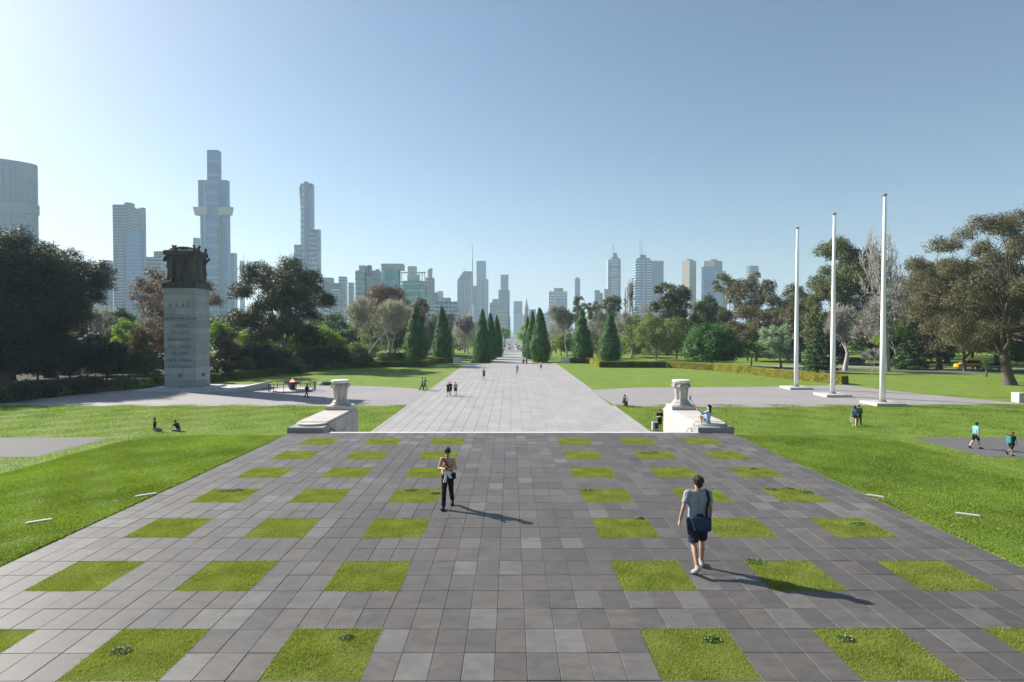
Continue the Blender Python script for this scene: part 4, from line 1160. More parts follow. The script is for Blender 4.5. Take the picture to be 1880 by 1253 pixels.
class Tower:
    """a building whose sections are given in photo pixels at depth Y"""
    def __init__(s, name, label, xmid, Y, group='city towers on the skyline'):
        s.Y = Y; s.ox = at_depth(xmid, 600, Y).x
        s.t = thing(name, label, 'building', (s.ox, Y, CITY_Z), 0, group)
    def X(s, px): return at_depth(px, 600, s.Y).x - s.ox
    def Z(s, py): return zpx(py, s.Y) - CITY_Z
    def box(s, x0, x1, yt, wall, depth=None, yb=None, y0=0.0, r=0.0, cut=0.0, rot=0.0, part='wall', bands=None, fh=4.0, bh=0.35, out=0.35, fins=None, fw=4.0, fin_w=0.5, roof=None, share=0.3):
        wpx = x1-x0; xi = x1 if (x0+x1)/2 < 938 else x0        # the edge on the inner side shows its flank
        depth = depth or 30.0
        depth = min(depth, share*wpx*s.Y/max(20.0, abs(xi-938)), 60.0); depth = max(depth, 4.0)
        Yb = s.Y+y0+depth
        a = s.X(x0) if xi == x1 else at_depth(x0, 600, Yb).x - s.ox
        b = s.X(x1) if xi == x0 else at_depth(x1, 600, Yb).x - s.ox
        w = b-a; fh *= 1.5; bh = max(bh*1.9, fh*0.2); fw *= 1.3; fin_w *= 1.7
        z0 = 0.0 if yb is None else s.Z(yb); z1 = s.Z(yt)
        poly = rect(a, b, y0, y0+depth, r, cut)
        if rot:
            cx, cy = (a+b)/2, y0+depth/2; k = w/(w*math.cos(abs(rot))+depth*math.sin(abs(rot)))
            poly = [((p[0]-cx)*k, (p[1]-cy)*k) for p in poly]
            poly = [(cx+p[0]*math.cos(rot)-p[1]*math.sin(rot), cy+p[0]*math.sin(rot)+p[1]*math.cos(rot)) for p in poly]
        m = MB(); m.prism(poly, z0, z1); m.build(part, wall, s.t)
        if bands:
            g = grow(poly, out); m = MB(); z = z0 + fh if yb is not None else max(z0, s.Z(640))
            while z < z1-bh:
                m.prism(g, z, z+bh); z += fh
            if m.v: tag(m.build('floor_bands', bands, s.t), kind='stuff')
        if fins:
            m = MB(); n = len(poly)
            for i in range(n):
                p, q = Vector(poly[i]), Vector(poly[(i+1)%n]); L = (q-p).length
                d = (q-p)/L; nn = Vector((d.y,-d.x))
                if nn.y > 0.8 or (n > 8 and L < fw*0.5): continue
                k = max(1, int(round(L/fw)))
                for j in range(k+1):
                    c = p + d*(L*j/k)
                    e = fin_w/2
                    m.prism([tuple(c-d*e-nn*0.1), tuple(c-d*e+nn*(out+0.12)), tuple(c+d*e+nn*(out+0.12)), tuple(c+d*e-nn*0.1)][::-1], max(z0, s.Z(645)), z1-0.3)
            if m.v: tag(m.build('mullions', fins, s.t), kind='stuff')
        if roof:
            m = MB(); m.prism(grow(poly, 0.6), z1, z1+1.5); m.build('parapet', roof, s.t)
        return s
    def spire(s, px, yb, yt, r0, r1, mat, part='mast', n=6):
        m = MB(); m.tube([(s.X(px),s.dy if hasattr(s,'dy') else 8.0,s.Z(yb)),(s.X(px),s.dy if hasattr(s,'dy') else 8.0,s.Z(yt))], [r0,r1], n); m.build(part, mat, s.t)
        return s

g, w = G, W_
# --- left group
t = Tower('curved_tower','tall curved glass tower cut by the left edge of the picture',5,900)
def ell(cx, cy, rx, ry, n=36): return [(cx+rx*math.cos(2*math.pi*k/n), cy+ry*math.sin(2*math.pi*k/n)) for k in range(n)]
a, b = t.X(-75), t.X(50); po = ell((a+b)/2, 20, (b-a)/2, 20)
m = MB(); z0, z1 = 0, t.Z(283)
top = [(p[0],p[1]) for p in po]
n = len(po); m.add([(p[0],p[1],0) for p in po]+[(p[0],p[1],z1-(p[0]-a)/(b-a)*11) for p in po], [tuple(range(n,2*n))]+[(i,(i+1)%n,n+(i+1)%n,n+i) for i in range(n)]); m.build('wall', g['slate'], t.t)
m = MB(); z = t.Z(640)
while z < z1-14: m.prism(grow(po,0.3), z, z+0.5); z += 3.6
m.build('floor_bands', w['mid'], t.t)
m = MB()
for k in range(36): 
    p = grow(po,0.5)[k]; m.tube([(p[0],p[1],t.Z(640)),(p[0],p[1],z1-12)], 0.45, 4)
m.build('mullions', w['dark'], t.t)
m = MB(); m.prism(grow(po,2.2), t.Z(390), t.Z(372)); m.build('belt_storey', w['mid'], t.t)
t = Tower('apartment_tower','pale apartment tower with wavy dark balcony recess, left of the cenotaph',238,1000)
t.box(207,262,376,g['slate'],60,r=4,bands=w['grey'],fh=3.4,bh=0.5,share=0.55).box(222,250,369.5,w['dark'],20,yb=377,y0=12,part='plant_room').box(255,270,381,w['grey'],40,y0=3,bands=w['mid'],fh=3.4,part='side_wing')
m = MB()
for k in range(26):
    z = t.Z(378) - k*6.4; x = t.X(235)+1.8*math.sin(k*0.5); m.box(x-2.6, x+2.6, -0.7, 1, z-6.0, z)
m.build('balcony_recess', w['dark'], t.t)
for xx, ya in ((214,452),(229,452)):
    m = MB(); z = t.Z(ya)
    while z > t.Z(560): m.box(t.X(xx)-1.6, t.X(xx)+1.6, -0.8, 1, z-2.0, z); z -= 3.4
    m.build('window_column', g['dark'], t.t)
t.box(237,268,425,g['blue'],22,y0=-6,part='glass_front',bands=g['pale'],fh=4,bh=0.25,out=0.15)
Tower('office_block','low blue glass block behind the fig tree',176,1150).box(160,188,495,g['blue'],25,bands=w['mid'],fins=w['mid'],fw=5)
Tower('office_block','brown-edged glass block left of the pale apartment tower',197,1120).box(185,208,478,g['slate'],25,bands=w['mid'],fins=w['brown'],fw=6)
Tower('office_block','wide banded office block between apartment tower and cenotaph',287,1100).box(268,308,472,g['slate'],25,bands=w['grey'],fh=4.5,bh=1.2).box(280,308,461,w['mid'],18,yb=473,y0=6,part='plant_room')
t = Tower('stepped_skyscraper','tallest blue glass skyscraper with pale belt of cantilevered boxes',395,1080)
t.box(379,409.5,274,g['blue'],14,y0=6,r=2,bands=g['pale'],fh=17,bh=0.8,out=0.3,part='upper_shaft',fins=g['dark'],fw=6,fin_w=0.3)
t.box(365,424.5,331,g['blue'],42,y0=0,yb=384,cut=1.5,share=0.1,part='middle_shaft',bands=g['dark'],fh=4.2,bh=0.4)
t.box(368,425,384,g['blue'],42,y0=0.5,cut=1.5,share=0.1,part='lower_shaft',bands=g['dark'],fh=4.2,bh=0.4)
t.box(380,408,331.2,g['blue'],8,y0=-1.2,part='centre_bay',bands=g['pale'],fh=13,bh=0.5,out=0.2)
for (x0,x1,tx) in ((359,384,-1),(405,430,1)):
    m = MB(); a,b = t.X(x0), t.X(x1); zt, zb = t.Z(381.5), t.Z(396)
    if tx < 0: m.prism([(a+3,-5),(b,-4),(b,6),(a+3,6)], zb, zt, [(a,-6),(b,-4),(b,6),(a,6)])
    else: m.prism([(a,-4),(b-3,-5),(b-3,3),(a,3)], zb, zt, [(a,-4),(b,-6),(b,3),(a,3)])
    m.build('cantilever_box', w['cream'], t.t)
m = MB(); m.box(t.X(384), t.X(405), -3.4, 3, t.Z(394), t.Z(382.5)); m.build('belt_panel', w['mid'], t.t)
for xx, wd, mt, yt_ in ((378.6,0.8,'white',331),(408.6,0.8,'dark',332),(403,0.7,'dark',415)):
    m = MB(); m.box(t.X(xx)-wd, t.X(xx)+wd, -1.9, 0.5, t.Z(620), t.Z(yt_)); m.build('corner_strip', w[mt], t.t)
Tower('office_tower','narrow grey tower peeping out left of the tallest skyscraper',363,1300).box(356,369,437,w['mid'],20,bands=g['slate'])
Tower('office_tower','small dark tower right of the tallest skyscraper',430,1300).box(424,436,465,g['slate'],20,fins=w['white'],fw=12)
t = Tower('spired_tower','slim pale tower with thin antenna left of the gum tree',446,1600); t.box(441,450,479,g['pale'],18,bands=w['mid']).spire(446,479,458,0.8,0.3,w['grey'])
# gold-topped tower
t = Tower('gold_top_tower','tall slender tower with white side and glazed crown above the gum tree',567,1180)
t.box(553,567,337,w['white'],22,y0=0,part='white_slab',bands=g['pale'],fh=8,bh=0.3,out=0.1).box(560.5,568,334,g['blue'],24,y0=-2,part='glass_spine')
t.box(567,578.5,338.5,g['pale'],26,y0=1,part='upper_shaft',bands=w['mid'],fh=4.5,bh=0.5)
t.box(568,590,422,g['slate'],30,y0=-1,part='right_shoulder',bands=w['white'],fh=6.5,bh=1.4).box(584,590.5,422,g['pale'],31,y0=-2,part='right_edge')
t.box(542,561,450,g['slate'],28,y0=-1,part='left_shoulder',bands=w['white'],fh=6.5,bh=1.3).box(541.6,547,449.6,g['pale'],29,y0=-2,part='left_edge')
m = MB(); a = t.X(551.3); m.add([(a,-0.5,t.Z(344)),(a+5.5,-0.5,t.Z(343)),(a+2.2,-0.5,t.Z(381)),(a,6,t.Z(344)),(a+5.5,6,t.Z(343)),(a+2.2,6,t.Z(381))],[(0,2,1),(3,4,5),(0,1,4,3),(1,2,5,4),(2,0,3,5)]); m.build('dark_fin', w['dark'], t.t)
m = MB(); m.box(t.X(554),t.X(565),-0.9,0.5,t.Z(370.6),t.Z(369.4)); m.build('crossbar', w['gold'], t.t)
m = MB(); m.box(t.X(558.2),t.X(559),-0.8,0.5,t.Z(378),t.Z(362)); m.build('stripe', w['gold'], t.t)
m = MB(); m.box(t.X(566.5),t.X(574.5),0.2,10,t.Z(346),t.Z(337)); m.build('dark_crown', w['dark'], t.t)
# tower crane in front
t = thing('tower_crane','white lattice tower crane right of the tall slender tower','crane',(at_depth(586,600,1000).x,1000,CITY_Z))
m = MB(); zz = zpx(512,1000)-CITY_Z
for q in (-1,1): m.tube([(q*0.9,0,0),(q*0.9,0,zz)], 0.35, 4)
k = 0
while k < zz: m.tube([(-0.9,0,k),(0.9,0,k+4)], 0.22, 3); k += 4
m.build('mast', w['white'], t)
m = MB(); m.tube([(-1,0,zz),(-10,0,zz+34)], [0.7,0.3], 4); m.tube([(0.5,0,zz),(-9,0,zz+34)], [0.4,0.25], 4)
for k in range(10): m.tube([(-1-0.9*k,0,zz+3.4*k),(0.5-0.9*(k+0.5),0,zz+3.4*(k+.5))], 0.15, 3)
m.build('jib', w['white'], t); m = MB(); m.box(-1,7,-1,1,zz-1,zz+2); m.build('counterweight', w['mid'], t)
m = MB(); m.tube([(0,0,zz+2),(4,0,zz+12),(6,0,zz+1)], 0.35, 4); m.build('frame', w['white'], t)
# --- mid left
Tower('office_block','grey slab block right of the crane',604,1250).box(591,614,509.5,w['grey'],18,y0=8,part='rear_slab').box(590,606,516,w['mid'],20,bands=g['pale'],fh=5,bh=0.6)
t = Tower('apartment_block','blue and white apartment block with stacked balconies',619,1150); t.box(604,634,520,g['slate'],26,bands=w['mid'],fh=5).box(609,625,531,w['white'],5,y0=-3,part='balcony_front')
m = MB(); z = t.Z(640)
while z < t.Z(533): m.box(t.X(610),t.X(624),-3.6,-2,z,z+2.2); z += 5
m.build('balcony_openings', g['dark'], t.t)
Tower('apartment_block','taller curved apartment block behind the stacked balconies',630,1300).box(620,640,508,g['slate'],26,r=8,bands=w['white'],fh=4.5,bh=1.0)
Tower('small_block','small white block low beside the stacked balconies',598,1050).box(594.5,604.5,546,w['white'],12,bands=g['dark'],fh=6,bh=2.5)
Tower('office_block','narrow pale block left of the teal glass offices',646,1350).box(640,651,519,w['grey'],20,bands=g['pale'],fh=5)
t = Tower('glass_office','teal glass office with sawtooth bays and beige roof box',667,800)
t.box(652,676,497,g['teal'],20,r=3,bands=w['white'],fh=4.5,bh=0.3,fins=w['mid'],fw=3.2).box(658,675,487,w['cream'],12,yb=498,y0=4,part='roof_box').box(674,683.5,487,w['dark'],14,y0=2,yb=508,part='dark_slab').box(674,684,508,w['grey'],16,y0=1.5,part='grey_slab')
Tower('office_block','brown-grey office with dark window slots between the teal offices',692,860).box(683,701,497,w['grey'],22,bands=w['mid'],fh=9,bh=0.4).box(689,698,494,w['grey'],10,yb=498,y0=4,part='roof_box')
t = Tower('glass_office','curved teal glass office with large grey roof box',718,800)
t.box(699,737,494,g['teal'],24,r=8,bands=w['mid'],fh=5,bh=0.3,fins=w['mid'],fw=4,fin_w=0.25).box(699.5,743.5,484,w['cream'],18,yb=495,y0=2.5,part='roof_box')
t = Tower('glass_office','low curved teal office with white roof pergola',760,760)
t.box(735,784,516,g['teal'],22,r=7,bands=w['white'],fh=6,bh=0.35,fins=w['mid'],fw=5,fin_w=0.25)
m = MB(); m.box(t.X(736),t.X(782),1,2.5,t.Z(502),t.Z(499.6)); 
for xx in (737,769,774,779): m.box(t.X(xx),t.X(xx)+0.9,1.1,2.3,t.Z(516),t.Z(502))
m.build('pergola', w['white'], t.t)
m = MB(); m.box(t.X(747),t.X(768),4,14,t.Z(516),t.Z(504)); m.build('plant_room', w['white'], t.t)
Tower('office_tower','pale tower top above the roof pergola',757,1500).box(749,766,489,w['grey'],20,bands=g['pale'])
t = Tower('domed_tower','cream tower with rounded top right of the teal offices',790,1000)
t.box(782,797.5,510,w['cream'],18,bands=w['grey'],fh=4,bh=0.25,fins=w['grey'],fw=4,fin_w=0.3).box(783.5,794.5,496,w['cream'],10,yb=511,y0=3,r=4,part='drum')
m = MB(); m.lathe([(4.6,0),(4.0,2),(2.4,3.4),(0.4,4)],16,(t.X(789),8,t.Z(496))); m.build('dome', w['cream'], t.t, smooth=True)
Tower('office_block','blue-white block in the gap right of the domed tower',806,1400).box(797,805,537,g['blue'],18).box(803,814,534.5,w['white'],18,y0=3,bands=g['slate'],fh=6,bh=0.8,part='rear_wall')
Tower('office_block','low brown-roofed block left of the slant-roofed tower',820,1250).box(812,828,547,w['brown'],20,bands=w['grey'],fh=6)
Tower('office_block','wide low glass block behind the bare trees left of the avenue',820,1100).box(798,842,554,g['blue'],26,bands=w['white'],fh=5,bh=1.2,fins=w['white'],fw=7)
Tower('low_block','pale low block behind the second left cypress',790,950).box(778,800,566,w['white'],20,bands=g['slate'],fh=5,bh=1.4)
t = Tower('slant_tower','banded tower with slanting shoulder left of the lattice spire',853,1700)
a, b, c = t.X(840), t.X(851), t.X(865.5)
m = MB(); q = [(a,0),(c,0)]; zs, zt = t.Z(515), t.Z(498.5)
m.add([(a,0,0),(c,0,0),(c,0,zt),(b,0,zt),(a,0,zs),(a,30,0),(c,30,0),(c,30,zt),(b,30,zt),(a,30,zs)],[(0,1,2,3,4),(5,9,8,7,6),(0,4,9,5),(4,3,8,9),(3,2,7,8),(2,1,6,7)]); m.build('wall', g['slate'], t.t)
m = MB(); z = t.Z(600)
while z < zs: m.box(a-0.4,c+0.4,-0.4,30.4,z,z+1.0); z += 5.5
m.build('floor_bands', w['grey'], t.t)
m = MB()
for k in range(9): x = a+(c-a)*k/8; m.box(x-0.5,x+0.5,-0.7,0,t.Z(600),zs-1)
m.build('mullions', w['white'], t.t); t.spire(853,499,487,0.7,0.3,w['grey'])
# lattice arts spire
Y = 900; X0 = at_depth(867.5,600,Y).x
t = thing('lattice_spire','white lattice spire with flared net base left of the avenue','spire',(X0,Y,CITY_Z))
zb, zm, zt = zpx(592,Y)-CITY_Z, zpx(545,Y)-CITY_Z, zpx(447,Y)-CITY_Z
def srad(z):
    f = (z-zb)/(zt-zb); 
    return 12.5*max(0,1-f*3.2)**2.0 + 1.7*max(0.0,1-f*1.05) + 0.12
lev = [zb+(zt-zb)*(k/22)**1.25 for k in range(23)]
m = MB(); nn = 8
for d in (1,-1):
    for k in range(nn):
        pts = [(srad(z)*math.cos(2*math.pi*(k+d*i*0.5)/nn), srad(z)*math.sin(2*math.pi*(k+d*i*0.5)/nn), z) for i, z in enumerate(lev)]
        m.tube(pts, [0.28-0.2*i/22 for i in range(23)], 3, cap=False)
m.build('lattice', w['white'], t)
m = MB(); m.tube([(0,0,zb),(0,0,zm),(0,0,zt)], [0.7,0.5,0.15], 5); m.build('mast', w['white'], t)
m = MB(); po = [(13*math.cos(2*math.pi*k/12),13*math.sin(2*math.pi*k/12)) for k in range(12)]; m.prism(po, 0, zb-1); m.build('base_drum', w['grey'], t)
Tower('office_tower','thin dark tower behind the lattice spire',872,1900).box(869,876,525,w['mid'],20,bands=g['slate'])
Tower('stepped_tower','tall lilac-grey stepped tower right of the lattice spire',885,1900).box(875,892.3,479,g['pale'],34,y0=6,part='upper_shaft',bands=w['mid'],fh=6,bh=0.5,fins=w['grey'],fw=5).box(875,897,513,g['pale'],30,part='lower_shaft',bands=w['mid'],fh=6,bh=0.5).box(885.5,889,513,g['blue'],2,y0=-1,part='glass_strip')
Tower('stepped_tower','grey tower with narrower top just left of the church spire',925,1850).box(919,933.5,504.5,w['grey'],24,y0=4,part='upper_shaft',bands=g['pale'],fh=5).box(915.5,935.5,532.5,g['slate'],28,part='lower_shaft',bands=w['mid'],fh=5,fins=w['mid'],fw=6)
Tower('old_building','pale low building with roof turret left of the grey stepped tower',908,1550).box(899,915,556,w['grey'],22,bands=w['mid'],fh=7).box(904,915,549,w['grey'],12,yb=557,y0=5,part='turret')
Tower('station_building','low pale building at the end of the boulevard, left side',921,1400).box(910,932,565,w['cream'],24,bands=w['grey'],fh=6,bh=0.8).box(930,937,582,w['mid'],20,y0=2,part='side_wing')
Tower('office_tower','blue-grey tower between stepped tower and church spire',951,2400).box(943,959,553.5,g['slate'],24,bands=w['grey'],fh=5).box(943,960.5,576,w['cream'],22,y0=-3,part='podium',bands=w['grey'],fh=6)
t = Tower('church','brown stone church with tall pointed spire at the end of the boulevard',967,1500)
t.box(961,973,579,w['church'],18,part='nave').box(963.3,970.2,567,w['church'],9.5,y0=-2,part='tower')
m = MB(); cx = t.X(966.8); m.lathe([(4.6,0),(2.6,t.Z(557)-t.Z(567)),(0.15,t.Z(546.5)-t.Z(567))],8,(cx,2.7,t.Z(567)),ang0=math.pi/8); m.build('spire', w['church'], t.t)
for q in (-1,1):
    m = MB(); m.lathe([(0.9,0),(0.7,4),(0.05,9)],6,(cx+q*4.2,-1.2,t.Z(568))); m.build('pinnacle', w['church'], t.t)
Tower('office_block','low grey block right of the church spire',978,1700).box(971,984,568.5,w['grey'],20,bands=g['slate'],fh=6)
Tower('low_block','low pale block behind the front right cypress',995,1600).box(984,1008,575,w['white'],20,bands=g['slate'],fh=6)
# --- right of the avenue
t = Tower('hotel_block','white-blue hotel block with stepped roof right of the avenue',1023,1650)
t.box(1006,1041.5,535,w['white'],30,bands=g['pale'],fh=5.5,bh=1.6,out=0.1).box(1016,1034,529,w['grey'],16,yb=536,y0=6,part='roof_box').box(1017.5,1021,548,w['white'],3,y0=-2,part='white_rib').box(1022,1041,548,g['pale'],4,y0=-1.6,part='glass_front',fins=w['white'],fw=7)
t = Tower('bullet_tower','slim blue-grey tower with domed top',1060,2000); t.box(1054.3,1065.2,512,g['slate'],18,r=6,bands=w['mid'],fh=5)
m = MB(); m.lathe([(7.5,0),(6,3.5),(3,6),(0.3,7)],16,(t.X(1060),9,t.Z(512))); m.build('dome', w['mid'], t.t, smooth=True)
Tower('office_block','small blue tower left of the needle-topped tower',1096,1900).box(1090.5,1101,533,w['mid'],20,bands=g['slate'],fh=6).box(1099,1107,538,g['slate'],20,y0=3,part='side_wing')
Tower('office_block','low pale block at the foot of the needle-topped tower',1112,1750).box(1108,1117,531,w['grey'],14,bands=w['mid'],fh=6)
t = Tower('needle_tower','gridded office tower with stepped crown and needle spire',1127,1750); t.dy = 16
t.box(1116,1139.5,475,g['slate'],36,cut=5,bands=w['grey'],fh=5,bh=0.6,fins=w['mid'],fw=5.5,fin_w=0.7).box(1114,1118,478,w['white'],30,y0=3,part='white_edge').box(1120,1136,471,w['mid'],28,yb=476,y0=5,cut=4,part='crown_step').box(1122.5,1134,464,w['mid'],20,yb=471,y0=7,cut=3,part='crown_top')
t.box(1122,1134,476,g['pale'],2,y0=-1.2,part='centre_bay',fins=w['white'],fw=4.5,bands=w['white'],fh=5,bh=0.5,out=0.15)
for yy in (492,512): 
    m = MB(); m.box(t.X(1117),t.X(1139),-1.9,2,t.Z(yy),t.Z(yy-4)); m.build('dark_belt', w['dark'], t.t)
t.spire(1127,464,438.5,1.0,0.25,w['grey'])
for yy in (448.5,452.5,457): 
    m = MB(); m.box(t.X(1124.6),t.X(1129.4),15,17,t.Z(yy+0.35),t.Z(yy-0.35)); m.build('cross_arm', w['grey'], t.t)
t = Tower('mast_tower','banded office tower with ladder-like twin mast',1179,1650); t.dy = 14
t.box(1162,1195.5,477,g['blue'],38,bands=w['white'],fh=5.0,bh=1.3,out=0.3).box(1166,1193,473.5,w['mid'],28,yb=478,y0=4,part='crown_step').box(1172,1187,467.5,w['mid'],18,yb=474,y0=7,part='crown_top').box(1178.5,1183.5,484,g['pale'],3,y0=-2.2,part='bright_strip').box(1176.3,1178.4,478,w['dark'],2,y0=-1.8,part='dark_strip').box(1183.6,1185.8,478,w['dark'],2,y0=-1.8,part='dark_strip').box(1158.5,1163,511,w['grey'],26,y0=5,part='side_wing',bands=g['slate'])
for yy in (527,550): 
    m = MB(); m.box(t.X(1162),t.X(1195.5),-1.1,2,t.Z(yy),t.Z(yy-2.5)); m.build('dark_belt', w['dark'], t.t)
for xx in (1176,1181): t.spire(xx,468,428 if xx==1181 else 430,0.75,0.25,w['grey'])
for k in range(7):
    m = MB(); yy = 442+k*4; m.box(t.X(1176),t.X(1181),13.4,14.6,t.Z(yy+0.3),t.Z(yy-0.3)); m.build('rung', w['grey'], t.t)
Tower('office_tower','flat-topped mirrored tower behind the twin-mast tower',1207,1850).box(1189,1218,479,g['slate'],30,y0=0,bands=g['dark'],fh=9,bh=0.5,out=0.15)
Tower('concrete_tower','brown-grey gridded concrete tower right of the twin-mast tower',1265,1500).box(1249,1280,478,w['brown'],30,rot=R(35),bands=w['cream'],fh=4.5,bh=0.8,fins=w['cream'],fw=4.0,fin_w=0.8).box(1257,1273,475.5,w['brown'],16,yb=479,y0=8,part='roof_box')
t = Tower('bronze_tower','bronze office tower with blue glass front block',1310,1500)
t.box(1288,1331.5,478,g['brown'],34,y0=6,rot=R(40),bands=w['brown'],fh=4.5,bh=0.5,fins=w['brown'],fw=4).box(1301,1319,475,w['brown'],14,yb=479,y0=14,part='roof_box').box(1287,1311,490,g['blue'],12,y0=-4,part='glass_block',bands=g['pale'],fh=5,bh=0.3,out=0.1).box(1309,1331,498,g['pale'],10,y0=-2,part='pale_block',fins=w['white'],fw=5,fin_w=0.3)
Tower('office_tower','small pale glass tower top behind the tall brown tree',1380,1700).box(1368,1393,488,g['slate'],26,cut=4,bands=w['grey'],fh=5,fins=w['white'],fw=6)
# ================================================================== cenotaph and eternal flame
TMP = bpy.data.scenes.new('temporary_scene')
def eval_mesh(ob):
    TMP.collection.objects.link(ob)
    with bpy.context.temp_override(scene=TMP, view_layer=TMP.view_layers[0]):
        dg = bpy.context.evaluated_depsgraph_get(); dg.update()
    me = bpy.data.meshes.new_from_object(ob.evaluated_get(dg))
    bpy.data.objects.remove(ob)
    return me
def remesh(mb, vox, mat, smooth=3, cuts=(), disp=None, name='body'):
    """one continuous surface out of overlapping closed pieces; cuts: (point, normal) keeps the side against the normal"""
    me = mb.mesh('tmp', mat)
    ob = bpy.data.objects.new('tmp', me)
    a = ob.modifiers.new('r', 'REMESH'); a.mode = 'VOXEL'; a.voxel_size = vox
    if smooth:
        c = ob.modifiers.new('s', 'SMOOTH'); c.factor = 0.5; c.iterations = smooth
    out = eval_mesh(ob); bpy.data.meshes.remove(me)
    out.name = name
    if cuts or disp:
        b = bmesh.new(); b.from_mesh(out)
        for p, n in cuts:
            bmesh.ops.bisect_plane(b, geom=b.verts[:]+b.edges[:]+b.faces[:], plane_co=p, plane_no=n, clear_outer=True)
            ed = [e for e in b.edges if e.is_boundary]
            if ed: bmesh.ops.holes_fill(b, edges=ed)
        if disp:
            for v in b.verts: v.co += disp(v.co, v.normal)
        b.to_mesh(out); b.free()
    out.materials.clear(); out.materials.append(mat)
    out.polygons.foreach_set('use_smooth', [True]*len(out.polygons)); out.update()
    return out
def cap(mb, p0, r0, p1, r1, n=10, flat0=False, flat1=False):
    p0 = Vector(p0); p1 = Vector(p1); t = p1-p0
    if t.length < 1e-5: t = Vector((0,0,1e-4))
    t.normalize(); pts = []; rad = []
    if not flat0:
        for f, q in ((-1,0.12),(-0.87,0.5),(-0.5,0.87)): pts.append(p0+t*r0*f); rad.append(r0*q)
    pts += [p0, p1]; rad += [r0, r1]
    if not flat1:
        for f, q in ((0.5,0.87),(0.87,0.5),(1,0.12)): pts.append(p1+t*r1*f); rad.append(r1*q)
    mb.tube(pts, rad, n)

_cm = {}
def cloth(col, rough=0.8):
    k = tuple(col)+(rough,)
    if k not in _cm: _cm[k] = simple('cloth', col, rough, 0.2, var=0.12, scale=14, bstr=0.2)
    return _cm[k]
def skin_mat(col=(0.5,0.3,0.2)):
    k = ('skin',)+tuple(col)
    if k not in _cm: _cm[k] = simple('skin', col, 0.5, 0.35, var=0.06, scale=20, bstr=0.05)
    return _cm[k]
def dirv(v): return Vector(v).normalized()

def skeleton(H, P):
    s = H/1.75; J = {}
    lean = R(P.get('lean', 0)); w = P.get('width', 1.0)
    pel = Vector((0,0,0)); up = Vector((0, math.sin(lean), math.cos(lean)))
    J['pel'] = pel; J['waist'] = pel+up*0.14*s; J['chest'] = pel+up*0.36*s; J['neck'] = pel+up*0.53*s
    hp = R(P.get('head', 0)); hu = Vector((0, math.sin(lean+hp), math.cos(lean+hp)))
    J['head'] = J['neck'] + hu*0.155*s; J['hu'] = hu; J['up'] = up
    yaw = R(P.get('turn', 0))
    hf = Vector((0, math.cos(lean+hp), -math.sin(lean+hp)))
    J['hf'] = Matrix.Rotation(yaw, 3, hu) @ hf
    for sd, q in (('L',-1),('R',1)):
        J['hip'+sd] = pel + Vector((q*0.085*s*w, 0, -0.03*s))
        a = R(P.get('th'+sd, 0)); k = R(P.get('k'+sd, 4)); ab = R(P.get('ab'+sd, 2))*q
        d = Vector((math.sin(ab), math.sin(a), -math.cos(a))).normalized()
        J['knee'+sd] = J['hip'+sd] + d*0.43*s
        d2 = Vector((math.sin(ab)*0.3, math.sin(a-k), -math.cos(a-k))).normalized()
        J['ank'+sd] = J['knee'+sd] + d2*0.41*s
        fp = R(P.get('f'+sd, 0)); fo = R(P.get('out'+sd, 6))*q     # foot pitch: + toes down
        J['toe'+sd] = J['ank'+sd] + Vector((math.sin(fo), math.cos(fp)*math.cos(fo), -math.sin(fp)))*0.16*s + Vector((0,0,-0.045*s))
        J['heel'+sd] = J['ank'+sd] + Vector((0, -0.045*s*math.cos(fp), -0.045*s+0.045*s*math.sin(fp)))
        J['sho'+sd] = pel + up*0.485*s + Vector((q*0.175*s*w, 0, 0))
        u = dirv(P.get('ua'+sd, (q*0.12, 0.03, -1))); f = dirv(P.get('fa'+sd, (q*0.05, 0.2, -1)))
        J['elb'+sd] = J['sho'+sd] + u*0.28*s
        J['wri'+sd] = J['elb'+sd] + f*0.245*s; J['fa'+sd] = f
    lo = min(J[k+sd].z for k in ('toe','heel') for sd in 'LR') - 0.035*s
    if P.get('sit'): lo = -(0.115 if P['sit'] is True else P['sit'])*s
    dz = Vector((0,0,-lo))
    for k in list(J):
        if k not in ('hu','hf','up','faL','faR'): J[k] = J[k] + dz
    J['s'] = s; J['w'] = w
    return J

